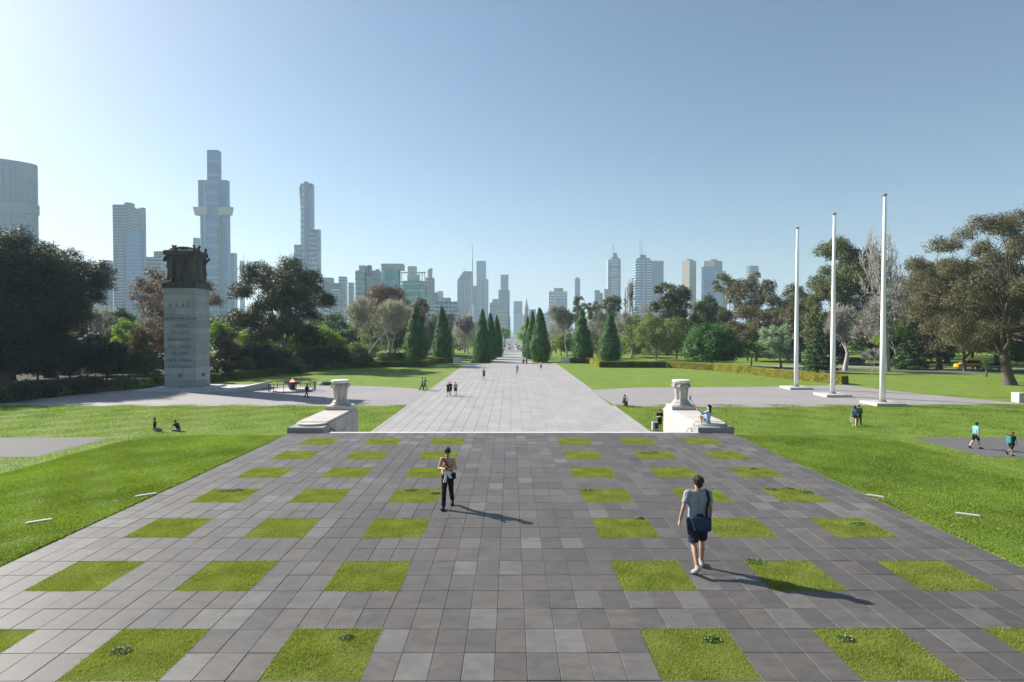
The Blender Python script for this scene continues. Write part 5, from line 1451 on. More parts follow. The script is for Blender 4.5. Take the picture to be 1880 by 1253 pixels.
def seg(mb, J, part, add=0.0, t0=0.0, t1=1.0, k=1.0, flat=False, fat=1.0):
    s = J['s']; w = J['w']; r = lambda x: x*s*k*fat+add
    def L(a, b, ra, rb):
        p0 = J[a].lerp(J[b], t0); p1 = J[a].lerp(J[b], t1)
        cap(mb, p0, r(ra+(rb-ra)*t0), p1, r(ra+(rb-ra)*t1), flat1=flat)
    if part == 'torso':
        X = Vector((1,0,0))
        for q in (-1,1):
            cap(mb, J['pel']+X*q*0.065*s*w, r(0.092), J['waist']+X*q*0.05*s*w, r(0.09))
            cap(mb, J['waist']+X*q*0.05*s*w, r(0.09), J['chest']+X*q*0.08*s*w, r(0.1))
            cap(mb, J['chest']+X*q*0.08*s*w, r(0.1), J['neck']+X*q*0.06*s*w-J['up']*0.07*s, r(0.062))
        cap(mb, J['shoL'], r(0.05), J['shoR'], r(0.05))
    elif part == 'bust':
        for q in (-1,1):
            c = J['chest']+Vector((q*0.07*s, 0.075*s, 0.0)); cap(mb, c, r(0.055), c+Vector((0,0.01,-0.02)), r(0.055))
    elif part == 'pelvis':
        cap(mb, J['hipL'], r(0.098), J['hipR'], r(0.098))
        cap(mb, J['hipL']+Vector((0,-0.035*s,-0.02*s)), r(0.085), J['hipR']+Vector((0,-0.035*s,-0.02*s)), r(0.085))
        cap(mb, J['pel'], r(0.1), J['waist'], r(0.095))
    elif part == 'neck':
        cap(mb, J['neck']-J['up']*0.04*s, r(0.055), J['head'], r(0.05))
    elif part == 'head':
        h = J['head']; u = J['hu']; f = J['hf']; x = f.cross(u)
        cap(mb, h+u*0.03*s-f*0.02*s, r(0.082), h+u*0.035*s+f*0.012*s, r(0.078), 14)
        cap(mb, h-u*0.02*s+f*0.02*s, r(0.065), h-u*0.06*s+f*0.045*s, r(0.04), 12)
        cap(mb, h-u*0.085*s+f*0.055*s, r(0.026), h-u*0.06*s+f*0.05*s, r(0.03))
        cap(mb, h+u*0.01*s+f*0.088*s, r(0.01), h-u*0.025*s+f*0.103*s, r(0.015), 8)
        cap(mb, h+u*0.035*s+f*0.07*s-x*0.03*s, r(0.016), h+u*0.035*s+f*0.07*s+x*0.03*s, r(0.016), 8)
        for q in (-1,1):
            cap(mb, h+x*q*0.08*s+u*0.02*s-f*0.005*s, r(0.014), h+x*q*0.078*s-u*0.025*s, r(0.012), 8)
    elif part[:-1] == 'uarm': L('sho'+part[-1], 'elb'+part[-1], 0.05, 0.038)
    elif part[:-1] == 'farm': L('elb'+part[-1], 'wri'+part[-1], 0.04, 0.027)
    elif part[:-1] == 'thigh': L('hip'+part[-1], 'knee'+part[-1], 0.09, 0.056)
    elif part[:-1] == 'shin':
        sd = part[-1]; a, b = J['knee'+sd], J['ank'+sd]; c = a.lerp(b, 0.3) + Vector((0,-0.018*s,0))
        if t1 >= 0.99:
            cap(mb, a, r(0.053), c, r(0.054)); cap(mb, c, r(0.054), b, r(0.036), flat1=flat)
        else: L('knee'+sd, 'ank'+sd, 0.056, 0.05)
    elif part[:-1] == 'foot':
        sd = part[-1]; cap(mb, J['ank'+sd], r(0.037), J['heel'+sd], r(0.034)); cap(mb, J['heel'+sd], r(0.035), J['toe'+sd], r(0.033))
        side = Vector((1,0,0)); cap(mb, J['toe'+sd]-side*0.018*s, r(0.03), J['toe'+sd]+side*0.018*s, r(0.03))
    elif part[:-1] == 'hand':
        sd = part[-1]; q = -1 if sd == 'L' else 1
        f = J['fa'+sd]; w_ = J['wri'+sd]
        inw = Vector((-q,0,0)); inw = (inw - f*inw.dot(f))
        if inw.length < 0.2: inw = Vector((0,0,-1)) - f*(-f.z)
        inw.normalize(); ac = f.cross(inw).normalized()
        if ac.y < 0 and abs(f.z) > 0.5: ac = -ac          # thumb side to the front
        if abs(f.z) <= 0.5 and ac.z < 0: ac = -ac
        curl = J.get('curl', 0.5)
        for e in (-0.024,-0.008,0.008,0.024):
            cap(mb, w_+ac*e*0.8*s, r(0.0165), w_+f*0.085*s+ac*e*1.25*s, r(0.0135), 8)
        for i, (e, ln) in enumerate(((0.03,0.07),(0.0105,0.08),(-0.0105,0.075),(-0.031,0.058))):
            b0 = w_+f*0.085*s+ac*e*1.05*s
            d1 = (f*(1-0.4*curl)+inw*0.75*curl).normalized(); d2 = (f*(1-1.2*curl)+inw*1.2*curl).normalized()
            b1 = b0+d1*ln*0.55*s; b2 = b1+d2*ln*0.5*s
            cap(mb, b0, r(0.0098), b1, r(0.0088), 8); cap(mb, b1, r(0.0088), b2, r(0.0075), 8)
        th0 = w_+f*0.025*s+ac*0.028*s; th1 = th0+(f*0.6+ac*0.6+inw*0.25)*0.045*s; th2 = th1+(f*0.9+inw*0.35)*0.034*s
        cap(mb, th0, r(0.014), th1, r(0.0115), 8); cap(mb, th1, r(0.0115), th2, r(0.009), 8)

BODY = ['torso','pelvis','neck','head','uarmL','uarmR','farmL','farmR','handL','handR','thighL','thighR','shinL','shinR','footL','footR']
def person(label, loc, rz, H, pose, skin, garments, hair=None, vox=0.02, group=None, face=False):
    t = thing('person', label, 'person', loc, rz, group)
    J = skeleton(H, pose); J['curl'] = pose.get('curl', 0.5)
    mb = MB()
    for p in BODY: seg(mb, J, p)
    if pose.get('bust'): seg(mb, J, 'bust')
    link('body', remesh(mb, vox, skin_mat(skin), 2 if vox < 0.012 else 1, name='body'), t)
    for gname, col, parts, add, kw in garments:
        mb = MB()
        for p in parts:
            if isinstance(p, tuple): seg(mb, J, p[0], add, p[1], p[2], flat=True)
            else: seg(mb, J, p, add)
        ex = kw.get('extra')
        if ex: ex(mb, J)
        cuts = [(c[0](J) if callable(c[0]) else c[0], Vector(c[1])) for c in kw.get('cuts', ())]
        link(gname, remesh(mb, kw.get('vox', vox), cloth(col, kw.get('rough', 0.8)), kw.get('smooth', 2), cuts, kw.get('disp'), gname), t)
    s = J['s']; h = J['head']; u = J['hu']; f = J['hf']; x = f.cross(u)
    if hair:
        style, col = hair; mb = MB()
        if style != 'none':
            cap(mb, h+u*0.035*s-f*0.025*s, 0.096*s, h+u*0.055*s+f*0.012*s, 0.088*s, 14)
            cap(mb, h-u*0.02*s-f*0.045*s, 0.07*s, h+u*0.04*s-f*0.04*s, 0.085*s, 14)
        if style == 'long':
            for q in (-1,0,1): cap(mb, h+u*0.02*s-f*0.05*s+x*q*0.045*s, 0.055*s, h-u*0.30*s-f*0.085*s+x*q*0.035*s, 0.04*s)
        if style == 'shoulder':
            for q in (-1,0,1): cap(mb, h+u*0.02*s-f*0.045*s+x*q*0.055*s, 0.05*s, h-u*0.14*s-f*0.04*s+x*q*0.065*s, 0.04*s)
        if style == 'bun': cap(mb, h+u*0.10*s-f*0.075*s, 0.045*s, h+u*0.11*s-f*0.085*s, 0.045*s)
        if style == 'curly':
            rr = random.Random(4)
            for k in range(90):
                d = Vector((rr.gauss(0,1),rr.gauss(0,1),rr.gauss(0,1))).normalized()
                if d.dot(f) > 0.55 or d.dot(u) < -0.55: continue
                c = h+u*0.03*s-f*0.02*s+d*0.09*s; cap(mb, c, 0.017*s, c+d*0.012*s+u*0.006*s, 0.012*s, 6)
        if mb.v:
            me = remesh(mb, min(vox,0.012) if vox<0.03 else vox, cloth(col, 0.7), 1, [(h+f*0.045*s+u*0.02*s, (f*0.8-u*0.55))] if style!='long' else [(h+f*0.06*s, f*0.9-u*0.2)], None, 'hair')
            link('hair', me, t)
    if face:
        b = MB()
        for q in (-1,1):
            c = h+u*0.022*s+f*0.081*s+x*q*0.03*s; b.lathe([(0.001,-0.007),(0.007,0),(0.001,0.007)],8,tuple(c))
        b.build('eyes', cloth((0.02,0.015,0.012),0.3), t)
        b = MB(); cap(b, h-u*0.058*s+f*0.083*s-x*0.018*s, 0.006*s, h-u*0.058*s+f*0.083*s+x*0.018*s, 0.006*s, 6); b.build('mouth', cloth((0.3,0.1,0.09),0.5), t)
    return t, J

# ------------------------------------------------------------------ cenotaph
a = on_plane(302, 718); c = on_plane(360, 718)
CX = (a.x+c.x)/2; CW = (c.x-a.x); CD = 3.5; CY = a.y; CB = LOW+0.45
cen = thing('cenotaph', 'tall grey granite pillar inscribed RAAF with dark stone figures on top', 'monument', (CX, CY, LOW))
b = MB(); b.cbox(-CW/2-2.6, CW/2+5.2, -2.2, CD+3.0, 0, 0.22, 0.03); b.build('lower_step', M['concrete'], cen)
b = MB(); b.cbox(-CW/2-1.4, CW/2+1.6, -1.0, CD+1.2, 0.22, 0.45, 0.03); b.build('upper_step', M['concrete'], cen)
zst = at_depth(331, 529, CY).z - LOW
NCO = 15; chh = (zst-0.45)/NCO
b = MB(); b.box(-CW/2+0.06, CW/2-0.06, 0.06, CD-0.06, 0.4, zst-0.02); b.build('core', M['inscription'], cen)
rr = random.Random(31)
for k in range(NCO):
    z0 = 0.45+k*chh; tp = 0.0
    cuts = [-CW/2, -CW/2+CW*(0.36 if k % 2 else 0.62), CW/2] if k not in (1,) else [-CW/2,-CW*0.18,CW*0.18,CW/2]
    for q in range(len(cuts)-1):
        b = MB(); g0 = 0.013
        b.box(cuts[q]+(g0 if q else 0), cuts[q+1]-(g0 if q < len(cuts)-2 else 0), 0, CD, z0+g0, z0+chh-g0)
        b.build('granite_block', M['pillar_stone'], cen)
def text(txt, x, z, size, parent, spacing=1.0):
    if ' ' in txt:                      # each word is a piece of its own
        made = [text(w__, x, z, size, parent, spacing) for w__ in txt.split(' ')]
        wid = [max(v.co.x for v in o.data.vertices)-min(v.co.x for v in o.data.vertices) for o in made]
        gap = size*0.38; cur = -(sum(wid)+gap*(len(made)-1))/2
        for o, q in zip(made, wid):
            o.location.x = x+cur+q/2; cur += q+gap
        return made
    cu = bpy.data.curves.new('text', 'FONT'); cu.body = txt; cu.align_x = 'CENTER'; cu.align_y = 'CENTER'; cu.size = size; cu.extrude = 0.012; cu.space_character = spacing; cu.offset = 0.004
    me = eval_mesh(bpy.data.objects.new('text', cu)); me.materials.clear(); me.materials.append(M['inscription'])
    o = link('inscription', me, parent, (x, -0.008, z)); o.rotation_euler = (R(90), 0, 0)
    return o
for txt, py, sz, sp in (('RAAF',561.5,0.72,1.9),('UNITED KINGDOM',585.5,0.50,1.02),('EUROPE',598.5,0.50,1.1),('ATLANTIC',611,0.50,1.1),('MIDDLE EAST',624,0.50,1.05),('EAST INDIES',636.5,0.50,1.1),('S.E. ASIA',649,0.50,1.1),('NEW GUINEA',662,0.50,1.1),('S.W. PACIFIC',674,0.50,1.1)):
    text(txt, -0.02, at_depth(331, py, CY).z - LOW, sz, cen, sp)
for (x, y_, py, sx) in ((0.05,-0.02,690,0.17),(0.15,-0.02,711.5,0.13)):
    b = MB(); z = at_depth(331,py,CY).z-LOW; b.cbox(x-sx, x+sx, -0.12, 0.02, z-0.2, z+0.2, 0.03); b.build('vent', M['inscription'], cen)
b = MB(); z = at_depth(331,690,CY).z-LOW; b.cbox(CW/2-0.02, CW/2+0.16, CD*0.5-0.25, CD*0.5+0.25, z-0.2, z+0.2, 0.03); b.build('vent', M['inscription'], cen)
# figures carrying the bier
zf = zst
b = MB(); b.cbox(-CW/2-0.12, CW/2+0.12, -0.12, CD+0.12, zf, zf+0.75, 0.05)
rr = random.Random(7)
for k in range(14):
    x = -CW/2+CW*(k+0.5)/14; b.box(x-0.09, x+0.09, -0.22, -0.1, zf+0.05, zf+0.7)
b.build('figure_base', M['basalt'], cen)
HF = 4.1
poses = [dict(uaL=(-0.5,0.35,0.75),faL=(0.25,0.0,1),uaR=(0.4,0.3,-0.8),faR=(-0.5,0.5,0.6),thL=8,thR=-6,lean=4),
         dict(uaR=(0.55,0.3,0.75),faR=(-0.3,0.0,1),uaL=(-0.25,0.1,-1),faL=(0.3,0.6,-0.3),thL=-6,thR=10,kR=12,lean=2)]
fmesh = []
for P in poses:
    J = skeleton(HF, dict(P, width=1.0)); mb = MB()
    for p in BODY: seg(mb, J, p, 0.07, fat=1.25)
    for q in ('L','R'): seg(mb, J, 'shin'+q, 0.12)
    # greatcoat skirts
    cap(mb, J['pel'], 0.36, (J['kneeL']+J['kneeR'])/2, 0.44); cap(mb, J['chest'], 0.34, J['pel'], 0.34)
    h = J['head']; cap(mb, h+J['hu']*0.16, 0.27, h+J['hu']*0.2, 0.27)
    fmesh.append(remesh(mb, 0.07, M['basalt'], 2, name='stone_figure'))
k = 0
for (x, y_, rz) in ((-CW*0.33,0.45,math.pi),(0.0,0.35,math.pi),(CW*0.33,0.45,math.pi),(CW*0.40,CD*0.5,-math.pi/2),(CW*0.36,CD-0.4,-math.pi/3),(-CW*0.40,CD*0.5,math.pi/2),(0,CD-0.4,0)):
    o = link('stone_figure', fmesh[k % 2], cen, (x, y_, zf+0.75), rz); k += 1
b = MB(); b.box(-CW*0.44, CW*0.44, 0.42, CD-0.4, zf+0.7, zf+4.3); b.build('figure_core', M['basalt'], cen)
zt = at_depth(340, 457, CY).z - LOW
b = MB(); b.cbox(-CW/2+0.02, CW/2-0.12, -0.08, CD+0.05, zt-0.8, zt-0.12, 0.14); b.build('bier', M['basalt'], cen)
mb = MB()
for q in range(9):
    f = q/8; cap(mb, (-CW*0.36+CW*0.68*f, CD*0.32, zt-0.1+0.26*math.sin(math.pi*(0.15+0.8*f))), 0.34, (-CW*0.36+CW*0.68*f, CD*0.62, zt-0.1+0.3*math.sin(math.pi*(0.15+0.8*f))), 0.34)
cap(mb, (-CW*0.44, CD*0.4, zt+0.0), 0.22, (-CW*0.42, CD*0.5, zt+0.15), 0.24); cap(mb, (CW*0.40, CD*0.4, zt+0.05), 0.2, (CW*0.43, CD*0.45, zt+0.45), 0.24)
link('draped_body', remesh(mb, 0.07, M['basalt'], 3, name='draped_body'), cen)

# ------------------------------------------------------------------ eternal flame
p = on_plane(524, 722)
fl = thing('flame_plinth', 'round stone plinth with dark bronze fire bowl beside the cenotaph', 'fire bowl', (p.x, p.y+2.3, LOW))
b = MB(); b.lathe([(2.5,0),(2.5,0.2),(2.42,0.24),(0.1,0.24)], 36); b.build('plinth', M['nosing'], fl)
b = MB(); b.lathe([(0.42,0.24),(0.38,0.5),(0.4,0.75)], 16); b.build('stem', M['dark_metal'], fl)
b = MB(); b.lathe([(0.3,0.72),(0.75,0.9),(1.15,1.15),(1.22,1.25),(1.1,1.22),(0.6,1.0),(0.05,0.95)], 28); b.build('bowl', M['dark_metal'], fl, smooth=True)
m, nt, out = nodes_of('flame'); e = nt.nodes.new('ShaderNodeEmission'); e.inputs[0].default_value = (1.0,0.35,0.2,1); e.inputs[1].default_value = 1.0; nt.links.new(e.outputs[0], out.inputs['Surface'])
flm = thing('flame', 'small orange flame burning in the fire bowl', 'flame', (p.x, p.y+2.3, LOW+1.1))
for (dx, hh, r0) in ((0,0.55,0.2),(-0.2,0.36,0.14),(0.2,0.34,0.13)):
    b = MB(); b.lathe([(r0*0.5,0),(r0,hh*0.25),(r0*0.7,hh*0.55),(r0*0.3,hh*0.8),(0.01,hh)], 10, (dx,0.05*dx,0)); b.build('tongue', m, flm, smooth=True)
fe = thing('ring_fence', 'thin dark metal railing ringing the fire bowl', 'fence', (p.x, p.y+2.3, LOW))
RF = 2.85; nb = 72
for k in range(12):
    th = 2*math.pi*k/12; b = MB(); b.tube([(RF*math.cos(th),RF*math.sin(th),0),(RF*math.cos(th),RF*math.sin(th),1.2)], 0.045, 6); b.build('post', M['dark_metal'], fe)
for z in (0.15, 1.15):
    b = MB(); b.tube([(RF*math.cos(2*math.pi*k/48),RF*math.sin(2*math.pi*k/48),z) for k in range(49)], 0.03, 5); b.build('rail', M['dark_metal'], fe)
b = MB()
for k in range(nb):
    th = 2*math.pi*k/nb; b.tube([(RF*math.cos(th),RF*math.sin(th),0.15),(RF*math.cos(th),RF*math.sin(th),1.15)], 0.013, 4, cap=False)
tag(b.build('bars', M['dark_metal'], fe), kind='stuff')
# low sloping wall between cenotaph and bowl
q0, q1 = on_plane(386, 722), on_plane(478, 716)
lw = thing('low_wall', 'low stone ramp wall between cenotaph and fire bowl', 'wall', (q0.x, q0.y, LOW))
b = MB(); dx, dy = q1.x-q0.x, q1.y-q0.y
b.add([(CW*0.2,0.5,0),(dx*0.45,-0.6,0),(dx,dy,0),(dx,dy+3.5,0),(CW*0.2,4.5,0)]+[(CW*0.2,0.5,0.3),(dx*0.45,-0.6,0.3),(dx,dy,0.85),(dx,dy+3.5,0.85),(CW*0.2,4.5,0.3)],
      [(4,3,2,1,0),(5,6,7,8,9),(0,1,6,5),(1,2,7,6),(2,3,8,7),(3,4,9,8),(4,0,5,9)])
b.build('ramp', M['concrete'], lw)

# ================================================================== people
SK1, SK2, SK3 = (0.52,0.31,0.21), (0.42,0.25,0.17), (0.6,0.4,0.29)
def wrinkle(co, n):
    return n*(0.004*math.sin(co.z*46+5*math.sin(co.x*14))*math.sin(co.x*20+1))
# --- woman walking towards the camera
pw = on_plane(822, 932, 0.0)
def shawl(mb, J):
    s = J['s']; z = J['waist'].z
    for q in range(16):
        a0 = 2*math.pi*q/16; a1 = 2*math.pi*(q+1)/16
        P_ = lambda a: Vector((0.158*s*math.cos(a), J['pel'].y+0.128*s*math.sin(a), z-0.01))
        cap(mb, P_(a0), 0.026*s, P_(a1), 0.026*s, 8); cap(mb, P_(a0)+Vector((0,0,-0.035*s)), 0.024*s, P_(a1)+Vector((0,0,-0.035*s)), 0.024*s, 8)
    fy = J['pel'].y+0.15*s
    cap(mb, (0.02*s,fy,z-0.02*s), 0.03*s, (-0.01*s,fy+0.01*s,z-0.05*s), 0.03*s)
    for x0, x1, ln in ((0.02,0.065,0.30),(-0.03,-0.10,0.17)):      # sleeves hanging from the knot
        for o in (-0.012,0.014): cap(mb, (x0*s+o,fy,z-0.04*s), 0.017*s, ((x1+o*2)*s,fy-0.005,z-ln*s), 0.024*s, 8)
wpose = dict(thR=17, kR=6, fR=2, thL=-6, kL=34, fL=34, lean=2, head=14, width=0.95, bust=True, curl=0.85,
             uaL=(-0.30,0.12,-1), faL=(0.85,0.80,0.08), uaR=(0.30,0.10,-1), faR=(-0.80,0.82,0.10))
woman, J = person('woman in a dark cap and black leggings walking towards us looking at her phone', (pw.x, pw.y, 0.002), math.pi, 1.54, wpose, SK1, [
    ('top', (0.47,0.29,0.205), ['torso','bust'], 0.006, dict(cuts=[(lambda J: J['chest']+Vector((0,0,0.07)), (0,0,1))], smooth=2)),
    ('leggings', (0.016,0.016,0.02), ['pelvis','thighL','thighR',('shinL',0,0.97),('shinR',0,0.97)], 0.014, dict(disp=wrinkle, cuts=[(lambda J: J['waist']+Vector((0,0,-0.02)), (0,0,1))])),
    ('shoe', (0.02,0.02,0.023), ['footL'], 0.012, {}), ('shoe', (0.02,0.02,0.023), ['footR'], 0.012, {}),
    ('tied_shirt', (0.72,0.72,0.76), [], 0, dict(extra=shawl))],
    ('bun', (0.03,0.02,0.016)), 0.0065, face=True)
s = J['s']; h = J['head']; u = J['hu']; f = J['hf']; x = f.cross(u)
mb = MB(); cap(mb, h+u*0.055*s-f*0.022*s, 0.1*s, h+u*0.065*s+f*0.012*s, 0.093*s, 16)
me = remesh(mb, 0.007, cloth((0.035,0.04,0.055)), 1, [(h+u*0.045*s, -(u*0.97-f*0.12))], None, 'cap'); link('cap', me, woman)
mb = MB()
for q in (-0.06,-0.03,0,0.03,0.06): cap(mb, h+u*0.055*s+f*0.07*s+x*q*s, 0.011*s, h+u*0.035*s+f*(0.165-abs(q)*0.5)*s+x*q*0.9*s, 0.008*s, 8)
link('cap_brim', remesh(mb, 0.006, cloth((0.035,0.04,0.055)), 1, name='cap_brim'), woman)
def world_pt(t, v): return Matrix.Translation(t.location) @ Matrix.Rotation(t.rotation_euler[2],4,'Z') @ Vector(v)
# phone held in both hands
mid = (J['wriL']+J['wriR'])/2 + Vector((0,0.09,0.03))
ph = thing('phone', 'dark mobile phone held in the hands of the woman in the cap', 'phone', world_pt(woman, mid), math.pi)
b = MB(); b.cbox(-0.037,0.037,-0.075,0.075,-0.005,0.004,0.002); o = b.build('case', M['dark_metal'], ph); o.rotation_euler = (R(35),0,0)
b = MB(); b.box(-0.033,0.033,-0.069,0.069,0.0045,0.0055); o = b.build('screen', cloth((0.02,0.025,0.03),0.15), ph); o.rotation_euler = (R(35),0,0)
# cross-body bag
bag = thing('crossbody_bag', 'small dark bag on a diagonal strap across the chest of the woman in the cap', 'bag', woman.location, math.pi)
mb = MB(); cpts = []
c0 = J['shoR']+Vector((-0.05*s,0,0.055*s)); c1 = J['pel']+Vector((-0.17*s,0.0,0.07*s))
for k in range(11):
    f_ = k/10; pnt = c0.lerp(c1, f_); pnt = pnt + Vector((0, (0.135+0.035*math.exp(-((f_-0.35)/0.2)**2))*s*math.sin(math.pi*min(1,0.22+f_*0.62))**0.8, 0)); cpts.append(pnt)
for k in range(10): cap(mb, cpts[k], 0.016*s, cpts[k+1], 0.016*s, 8)
bpts = [Vector((q.x, -q.y*0.95, q.z)) for q in cpts]
for k in range(10): cap(mb, bpts[k], 0.014*s, bpts[k+1], 0.014*s, 8)
link('strap', remesh(mb, 0.006, cloth((0.02,0.02,0.022)), 1, name='strap'), bag)
b = MB(); q = c1+Vector((-0.02,-0.01,-0.07)); b.cbox(q.x-0.035,q.x+0.035,q.y-0.09,q.y+0.09,q.z-0.07,q.z+0.07,0.02); b.build('pouch', cloth((0.02,0.02,0.022)), bag)

# --- man walking away
pm = on_plane(1281, 1046, 0.0)
mpose = dict(thR=16, kR=14, fR=-2, thL=-13, kL=22, fL=34, lean=1, head=4, turn=18, width=1.12, curl=0.45,
             uaL=(-0.34,-0.14,-1), faL=(-0.22,0.12,-1), uaR=(0.16,0.02,-1), faR=(0.03,0.18,-1))
def tee(mb, J):
    s = J['s']
    for q in (-1,1): cap(mb, J['waist']+Vector((q*0.075*s,0,0.05)), 0.112*s, J['pel']+Vector((q*0.09*s,-0.005,-0.06)), 0.118*s, flat1=True)
man, J = person('man in grey t-shirt and navy shorts walking away with a shoulder bag', (pm.x, pm.y, 0.002), 0.0, 1.77, mpose, SK2, [
    ('t_shirt', (0.27,0.275,0.32), ['torso',('uarmL',0,0.66),('uarmR',0,0.66)], 0.02, dict(extra=tee, disp=wrinkle, cuts=[(lambda J: J['pel']+Vector((0,0,-0.06)), (0,0,-1))])),
    ('shorts', (0.018,0.025,0.045), ['pelvis',('thighL',0,0.9),('thighR',0,0.9)], 0.037, dict(disp=wrinkle, cuts=[(lambda J: J['waist']+Vector((0,0,-0.01)), (0,0,1))])),
    ('shoe', (0.3,0.295,0.285), ['footL'], 0.013, {}), ('shoe', (0.3,0.295,0.285), ['footR'], 0.013, {})],
    ('curly', (0.045,0.03,0.02)), 0.0065, face=True)
s = J['s']
mb_ = thing('messenger_bag', 'navy messenger bag on the back of the man in the grey t-shirt', 'bag', man.location, 0)
mb = MB(); cpts = [J['shoR']+Vector((-0.035,0.10,0.0)), J['shoR']+Vector((-0.045,0.03,0.07)), J['shoR']+Vector((-0.04,-0.06,0.045)), J['shoR']+Vector((-0.03,-0.135,-0.08)), J['pel']+Vector((0.115,-0.15,0.25)), J['pel']+Vector((0.115,-0.15,0.06))]
for k in range(len(cpts)-1):
    for o in (-0.014,0.0,0.014): cap(mb, cpts[k]+Vector((o,0,0)), 0.011, cpts[k+1]+Vector((o,0,0)), 0.011, 8)
link('strap', remesh(mb, 0.006, cloth((0.012,0.014,0.02)), 1, name='strap'), mb_)
mb = MB(); z = J['pel'].z
mb.prism([(-0.12,-0.225),(0.18,-0.23),(0.2,-0.14),(-0.13,-0.14)], z-0.18, z+0.08, [(-0.19,-0.2),(0.17,-0.2),(0.19,-0.14),(-0.19,-0.13)])
link('pouch', remesh(mb, 0.009, cloth((0.02,0.032,0.065)), 14, name='pouch', disp=lambda co, n: n*0.012*math.sin(co.x*23+co.z*17)), mb_)
mb = MB(); mb.prism([(-0.06,-0.24),(0.17,-0.245),(0.17,-0.225),(-0.06,-0.22)], z-0.13, z+0.09, [(-0.195,-0.215),(0.175,-0.215),(0.175,-0.15),(-0.195,-0.15)])
link('flap', remesh(mb, 0.008, cloth((0.025,0.042,0.085),0.5), 9, name='flap', disp=lambda co, n: n*0.008*math.sin(co.x*25+co.z*19)), mb_)

# --- mid-distance people
def std_garments(top, bottom, shoes, sleeves=0.6, legs=0.8, add=0.02):
    return [('shirt', top, ['torso'] + ([('uarmL',0,min(1,sleeves)),('uarmR',0,min(1,sleeves))] + ([('farmL',0,sleeves-1),('farmR',0,sleeves-1)] if sleeves > 1 else [])), add, dict(cuts=[(lambda J: J['pel']+Vector((0,0,-0.06)), (0,0,-1))])),
            ('trousers' if legs > 1 else 'shorts', bottom, ['pelvis',('thighL',0,min(1,legs)),('thighR',0,min(1,legs))] + ([('shinL',0,legs-1),('shinR',0,legs-1)] if legs > 1 else []), add+0.002, dict(cuts=[(lambda J: J['waist']+Vector((0,0,-0.03)), (0,0,1))])),
            ('shoe', shoes, ['footL'], 0.015, {}), ('shoe', shoes, ['footR'], 0.015, {})]
WALK = dict(thR=20,kR=8,fR=0,thL=-16,kL=18,fL=25,lean=3,uaL=(-0.1,0.35,-1),faL=(0,0.6,-1),uaR=(0.1,-0.3,-1),faR=(0.05,0.05,-1))
WALK2 = dict(thL=20,kL=8,fL=0,thR=-16,kR=20,fR=28,lean=3,uaR=(0.1,0.3,-1),faR=(0,0.6,-1),uaL=(-0.1,-0.3,-1),faL=(-0.05,0.05,-1))
STAND = dict(thL=2,thR=-2)
def put(label, px, py, pxh, rz, pose, skin, top, bottom, shoes, hair, sleeves=0.6, legs=0.8, vox=0.018, group=None, z=LOW, H=None, extra=()):
    p = on_plane(px, py, z)
    H = H or max(1.5, min(1.9, pxh*p.y/F))
    gz = ground_z(p.x, p.y) if z == LOW else z
    if abs(p.x) < 10.3 and z == LOW: gz = LOW+0.022
    return person(label, (p.x, p.y, gz), rz, H, pose, skin, std_garments(top, bottom, shoes, sleeves, legs)+list(extra), hair, vox, group)
BLK = (0.015,0.015,0.018)
put('person in a turquoise t-shirt and black shorts striding along the right path',1791,824,49,R(-80),dict(WALK,head=18),SK3,(0.16,0.42,0.5),BLK,BLK,('curly',(0.035,0.022,0.015)),0.7,0.85)
t8, J8 = put('person in black shorts and top with a teal backpack on the right path',1857,839,47,R(-75),dict(WALK2,thR=-30,kR=45,fR=50,head=10),SK1,BLK,BLK,BLK,('shoulder',(0.14,0.06,0.03)),0.6,0.9)
bp = thing('backpack','teal backpack worn by the person in black on the right path','backpack',t8.location,t8.rotation_euler[2])
mb = MB(); q = J8['chest']+Vector((0,-0.2,-0.04)); mb.box(q.x-0.14,q.x+0.14,q.y-0.1,q.y+0.08,q.z-0.24,q.z+0.18); link('pack', remesh(mb,0.02,cloth((0.05,0.2,0.22)),5,name='pack'), bp)
for e in (-1,1):
    b = MB(); b.tube([q+Vector((e*0.1,0.07,0.17)), J8['chest']+Vector((e*0.11,0.0,0.17)), J8['chest']+Vector((e*0.11,0.13,0.02)), q+Vector((e*0.12,0.09,-0.2))], 0.018, 6); b.build('shoulder_strap', cloth(BLK), bp)
t6, J6 = put('person in a blue denim shirt carrying a pale bag on the right lawn',1569,783,41,R(-35),dict(WALK2,head=8),SK3,(0.09,0.15,0.25),(0.03,0.022,0.028),(0.6,0.58,0.5),('shoulder',(0.04,0.03,0.03)),1.3,0.55,H=1.68)
put('person in dark green clothes half hidden behind the person in denim',1577,781,40,R(-40),dict(WALK,head=5),SK2,(0.02,0.035,0.02),(0.03,0.045,0.02),BLK,('short',(0.03,0.02,0.02)),1.6,1.9,H=1.68)
wp = world_pt(t6, J6['wriL']); tb = thing('tote_bag','pale paper carrier bag held by the person in denim','bag',(wp.x,wp.y,wp.z-0.5),R(-35))
b = MB(); b.prism([(-0.14,-0.07),(0.14,-0.07),(0.14,0.07),(-0.14,0.07)],0,0.36,[(-0.15,-0.05),(0.15,-0.05),(0.15,0.05),(-0.15,0.05)]); b.build('bag_body', cloth((0.62,0.58,0.36)), tb)
b = MB(); b.tube([(-0.08,0,0.36),(-0.06,0,0.48),(0,0,0.52),(0.06,0,0.48),(0.08,0,0.36)],0.012,5); b.build('handle', cloth((0.5,0.42,0.25)), tb)
